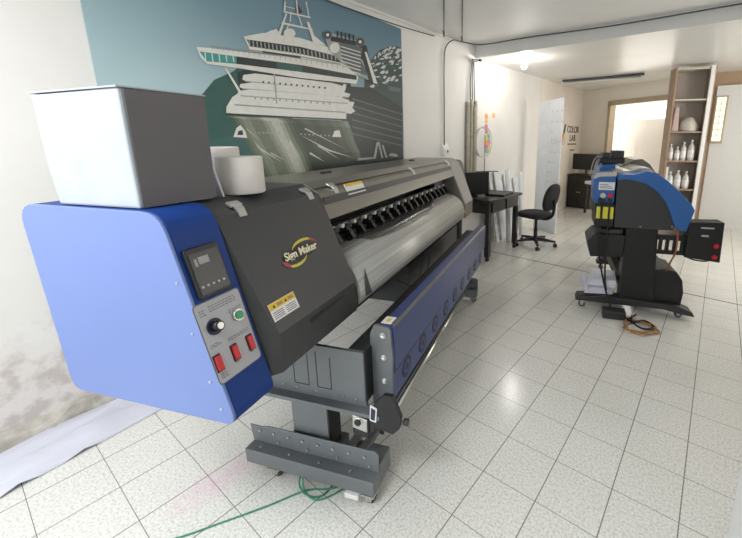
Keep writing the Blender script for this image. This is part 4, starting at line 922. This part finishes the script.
# white partition beyond doorway
w_ = thing('folding_partition', 'pale two-panel partition standing in the bright room beyond the doorway', 'partition', (-1.56,9.146,0), R(-29.4))
for x0, x1 in ((-.585,-.005),(.005,.85)):
    b = MB(); b.box((x0,-.02,.03),(x1,.02,1.90),'white_paint'); b.build('panel', w_, .005)
for x in (-.5,.0,.8):
    b = MB(); b.box((x-.03,-.15,0),(x+.03,.15,.03),'alu'); b.build('foot', w_)

# ------------------------------------------------------------------ shelf unit
SH = thing('shelf_unit', 'tall brown shelf unit with one white upright reaching the ceiling behind the roll printer', 'shelf', W(1.815,6.43), A)
X = lambda p: Vector((p[0]-1.815, p[1]-6.43, p[2]))
b = MB(X); b.box((1.565,6.28,0),(1.59,6.58,2.49),'brown_wood'); b.build('side_panel', SH, .002)
b = MB(X); b.box((2.045,6.30,0),(2.07,6.58,2.49),'brown_wood'); b.build('side_panel', SH, .002)
b = MB(X); b.box((1.995,6.265,0),(2.045,6.30,2.49),'white_plastic'); b.build('front_upright', SH, .002)['label'] = 'white painted upright'
b = MB(X); b.box((1.59,6.565,0),(2.045,6.58,2.49),'shelf_back'); b.build('back_panel', SH)
SZ = (2.47,2.05,1.60,1.18,.76,.35)
for z in SZ:
    b = MB(X); b.box((1.59,6.285,z-.022),(2.045,6.565,z),'brown_wood' if z < 2 else 'beige_metal'); b.build('shelf_board', SH, .002)
def bottle(t, s, z, r, h, m, label, group, kind='bottle'):
    b = MB(); b.lathe([(r*.9,0),(r,.01),(r,h*.62),(r*.75,h*.74),(r*.32,h*.82),(r*.32,h*.9)], m, n=18)
    root = thing(kind, label, 'bottle', W(t,s,z), 0, group); b.build('bottle_body', root)
    b = MB(); b.lathe([(r*.38,h*.9),(r*.38,h),(r*.3,h*1.0)], 'white_plastic', n=14); b.build('cap', root)
    b = MB(); b.lathe([(r*1.01,h*.15),(r*1.02,h*.16),(r*1.02,h*.5),(r*1.01,h*.51)], 'white_plastic', n=18); b.build('bottle_label', root)
g1, g2 = 'bottles on the shelf board level with the roll printer top', 'bottles on the lower shelf board'
for t, r, h, lb in ((1.64,.036,.24,'leftmost bottle on the middle shelf board'),(1.73,.034,.20,'short bottle second from left on the middle shelf board'),(1.81,.036,.27,'tall bottle third from left on the middle shelf board'),(1.91,.045,.30,'tallest bottle at the right end of the middle shelf board')):
    bottle(t, 6.36, 1.18, r, h, 'glassy', lb, 'bottles on the middle shelf board')
for t, r, h, lb in ((1.68,.042,.25,'left of three jars on the board below the bottles'),(1.78,.045,.27,'middle of three jars on the board below the bottles'),(1.89,.046,.26,'right of three jars on the board below the bottles')):
    bottle(t, 6.36, .76, r, h, 'glassy', lb, 'jars on the board below the bottles', 'jar')
b = MB(); b.loft([[W(1.60,6.32,1.602),W(1.70,6.32,1.602),W(1.70,6.45,1.602),W(1.60,6.45,1.602)],[W(1.63,6.34,1.95),W(1.68,6.34,1.95),W(1.68,6.42,1.95),W(1.63,6.42,1.95)]],'pinkish'); tag1(b, 'tall_packet', 'tall pinkish packet on the upper shelf board', 'packet', origin=W(1.65,6.38,1.602), bevel=.015)
b = MB(); rings = []
for k in range(8):
    f = k/7; r_ = .13*math.sqrt(max(.02,1-(f*.95)**2)); rings.append([tuple(W(1.85+r_*math.cos(a)*(1+.08*math.sin(3*a+k)), 6.42+r_*.8*math.sin(a)*(1+.06*math.cos(4*a)), 1.602+f*.20)) for a in [2*PI*i/20 for i in range(20)]])
b.loft(rings,'beige_metal',smooth=True); tag1(b, 'cloth_bag', 'rounded pale cloth bag on the upper shelf board', 'bag', origin=W(1.85,6.42,1.602))
b = MB(); b.loft([[W(1.60,6.30,.762),W(1.63,6.30,.762),W(1.63,6.5,.762),W(1.60,6.5,.762)],[W(1.60,6.30,1.08),W(1.63,6.30,1.08),W(1.63,6.5,1.08),W(1.60,6.5,1.08)]],'white_card'); tag1(b, 'white_folder', 'white folder standing at the left end of the jars board', 'folder', origin=W(1.615,6.4,.762), bevel=.002)
b = MB(); b.loft([[W(1.68,6.30,.352),W(1.92,6.30,.352),W(1.92,6.5,.352),W(1.68,6.5,.352)],[W(1.68,6.30,.62),W(1.92,6.30,.62),W(1.92,6.5,.62),W(1.68,6.5,.62)]],'white_card'); tag1(b, 'white_carton', 'white carton on the lowest visible shelf board', 'box', origin=W(1.8,6.4,.352), bevel=.004)

# ------------------------------------------------------------------ ceiling lamps
L_ = thing('ceiling_bulb', 'bare glowing bulb under the far ceiling near the step', 'lamp', (-2.2,4.72,2.504))
b = MB(); b.lathe([(.045,0),(.045,-.012),(.025,-.02),(.022,-.05)],'white_plastic'); b.build('lamp_holder', L_)
b = MB(); b.lathe([(.015,-.05),(.028,-.075),(.032,-.10),(.025,-.122),(.006,-.132)],'bulb'); b.build('bulb', L_)
T_ = thing('tube_light', 'long unlit fluorescent tube fixture under the far ceiling', 'lamp', (-1.82,6.99,2.531), R(2))
b = MB(); b.box((-.66,-.03,-.035),(.66,.03,0),'cable_grey'); b.build('lamp_base', T_, .004)
b = MB(); b.cyl((-.61,0,-.055),(.61,0,-.055),.015,'white_plastic',14); b.build('tube', T_)
for x in (-.65,.62):
    b = MB(); b.box((x,-.022,-.075),(x+.03,.022,-.03),'white_plastic'); b.build('end_cap', T_, .003)
D_ = thing('ceiling_rose', 'small round ceiling fitting behind the tube fixture', 'fitting', (-2.1,7.35,2.536))
b = MB(); b.lathe([(.07,0),(.07,-.01),(.05,-.022),(.01,-.025)],'white_plastic'); b.build('cover', D_)

# ------------------------------------------------------------------ floor stuff
def strip():
    b = MB(); r = random.Random(9); n = 40; V = []
    for i in range(n+1):
        y = -1.3+i*(1.75+1.1)/n; row = []
        xl = max(-2.64, -2.598-.25*(y+.05)); w = (-2.285-.14*(y+.08))-xl
        for j in range(9):
            f = j/8; x = xl+f*w
            z = .006+.002*math.sin(y*3+f*4)
            if j == 4: z += .010
            fold = math.exp(-((y-.22+.5*(f-.5))/.03)**2)*.036*(1-.3*f)+math.exp(-((y+.10-.8*(f-.4))/.03)**2)*.02*(f < .7)+(.014 if abs(f-.45) < .07 else 0)+math.exp(-((y-.55-.3*f)/.05)**2)*.022+math.exp(-((y-.40+.2*f)/.03)**2)*.018*(f > .4)
            row.append(b.bm.verts.new((x, y, z+fold+(.02 if j == 0 else 0))))
        V.append(row)
    k = b.mi('paper')
    for a, c in zip(V, V[1:]):
        for j in range(8): f_ = b.bm.faces.new((a[j],a[j+1],c[j+1],c[j])); f_.material_index = k; f_.smooth = True
    o = b.build('paper_strip', origin=(XL+.25,.3,0)); s = o.modifiers.new('s','SOLIDIFY'); s.thickness = .002; s.offset = 1
    tag(o, 'long crumpled white plastic sheet lying along the foot of the left wall', 'sheet')
strip()
b = MB()
b.tube([(-1.62,.18,.004),(-1.50,.29,.004),(-1.42,.42,.004),(-1.335,.57,.004),(-1.27,.70,.004),(-1.20,.76,.004),(-1.17,.80,.006),(-1.20,.84,.01),(-1.27,.82,.03),(-1.325,.76,.05),(-1.31,.70,.03),(-1.25,.69,.008),(-1.19,.73,.005),(-1.21,.80,.008),(-1.29,.81,.10),(-1.335,.785,.175)],.0035,'cable_green')
b.tube([(-1.335,.785,.175),(-1.33,.75,.12),(-1.28,.70,.02),(-1.20,.70,.005),(-1.16,.75,.005),(-1.13,.85,.004)],.0035,'cable_green')
tag1(b, 'green_cable', 'thin green cable looped beside the large printer foot and trailing over the tiles', 'cable', origin=(-1.3,.7,0))

# ------------------------------------------------------------------ light
def area(name, loc, rot, sx, sy, power, col=(1,1,1), spread=180):
    l = bpy.data.lights.new(name, 'AREA'); l.shape = 'RECTANGLE'; l.size = sx; l.size_y = sy; l.energy = power; l.color = col; l.spread = R(spread)
    o = bpy.data.objects.new(name, l); COL.objects.link(o); o.location = loc; o.rotation_euler = rot; return o
area('street_daylight', (-1.9,-4.6,1.7), (R(90),0,0), 4.5, 3.2, 140, (.90,.95,1))
area('yard_daylight', (-.6,11.2,1.6), (R(-90),0,0), 3.5, 1.6, 120, (1,.97,.92))
area('skylight_yard', (-.6,9.9,2.7), (0,0,0), 3.0, 1.4, 130, (1,.97,.9))
def point(name, loc, power, col, r=.04):
    l = bpy.data.lights.new(name, 'POINT'); l.energy = power; l.color = col; l.shadow_soft_size = r
    o = bpy.data.objects.new(name, l); COL.objects.link(o); o.location = loc
point('bulb_light', (-2.2,4.72,2.30), 5, (1,.98,.95), .06)
area('shop_fill_light', (-1.2,-.75,2.6), (0,0,0), 1.6, .5, 54, (.95,.98,1))  # added overhead fill for the near room, no fixture behind it
area('right_window_daylight', (2.09,5.4,1.6), (0,R(90),0), 1.4, 2.0, 58, (1,.97,.92))
w = bpy.data.worlds.new('World'); sc.world = w; w.use_nodes = True
w.node_tree.nodes['Background'].inputs[0].default_value = (.9,.95,1,1); w.node_tree.nodes['Background'].inputs[1].default_value = 1.0

# ------------------------------------------------------------------ camera
cam = bpy.data.cameras.new('Camera'); co = bpy.data.objects.new('Camera', cam); COL.objects.link(co); sc.camera = co
cam.sensor_width = 36; cam.lens = 36*370.885/742; cam.shift_x = -(448.62-371)/742; cam.shift_y = (222.58-269)/742
cam.clip_start = .02
co.location = (0,0,1.4857); co.rotation_euler = (R(90-12.6347), 0, R(35.7824))
sc.view_settings.view_transform = 'Standard'; sc.view_settings.look = 'None'; sc.view_settings.gamma = 1; sc.view_settings.exposure = .14
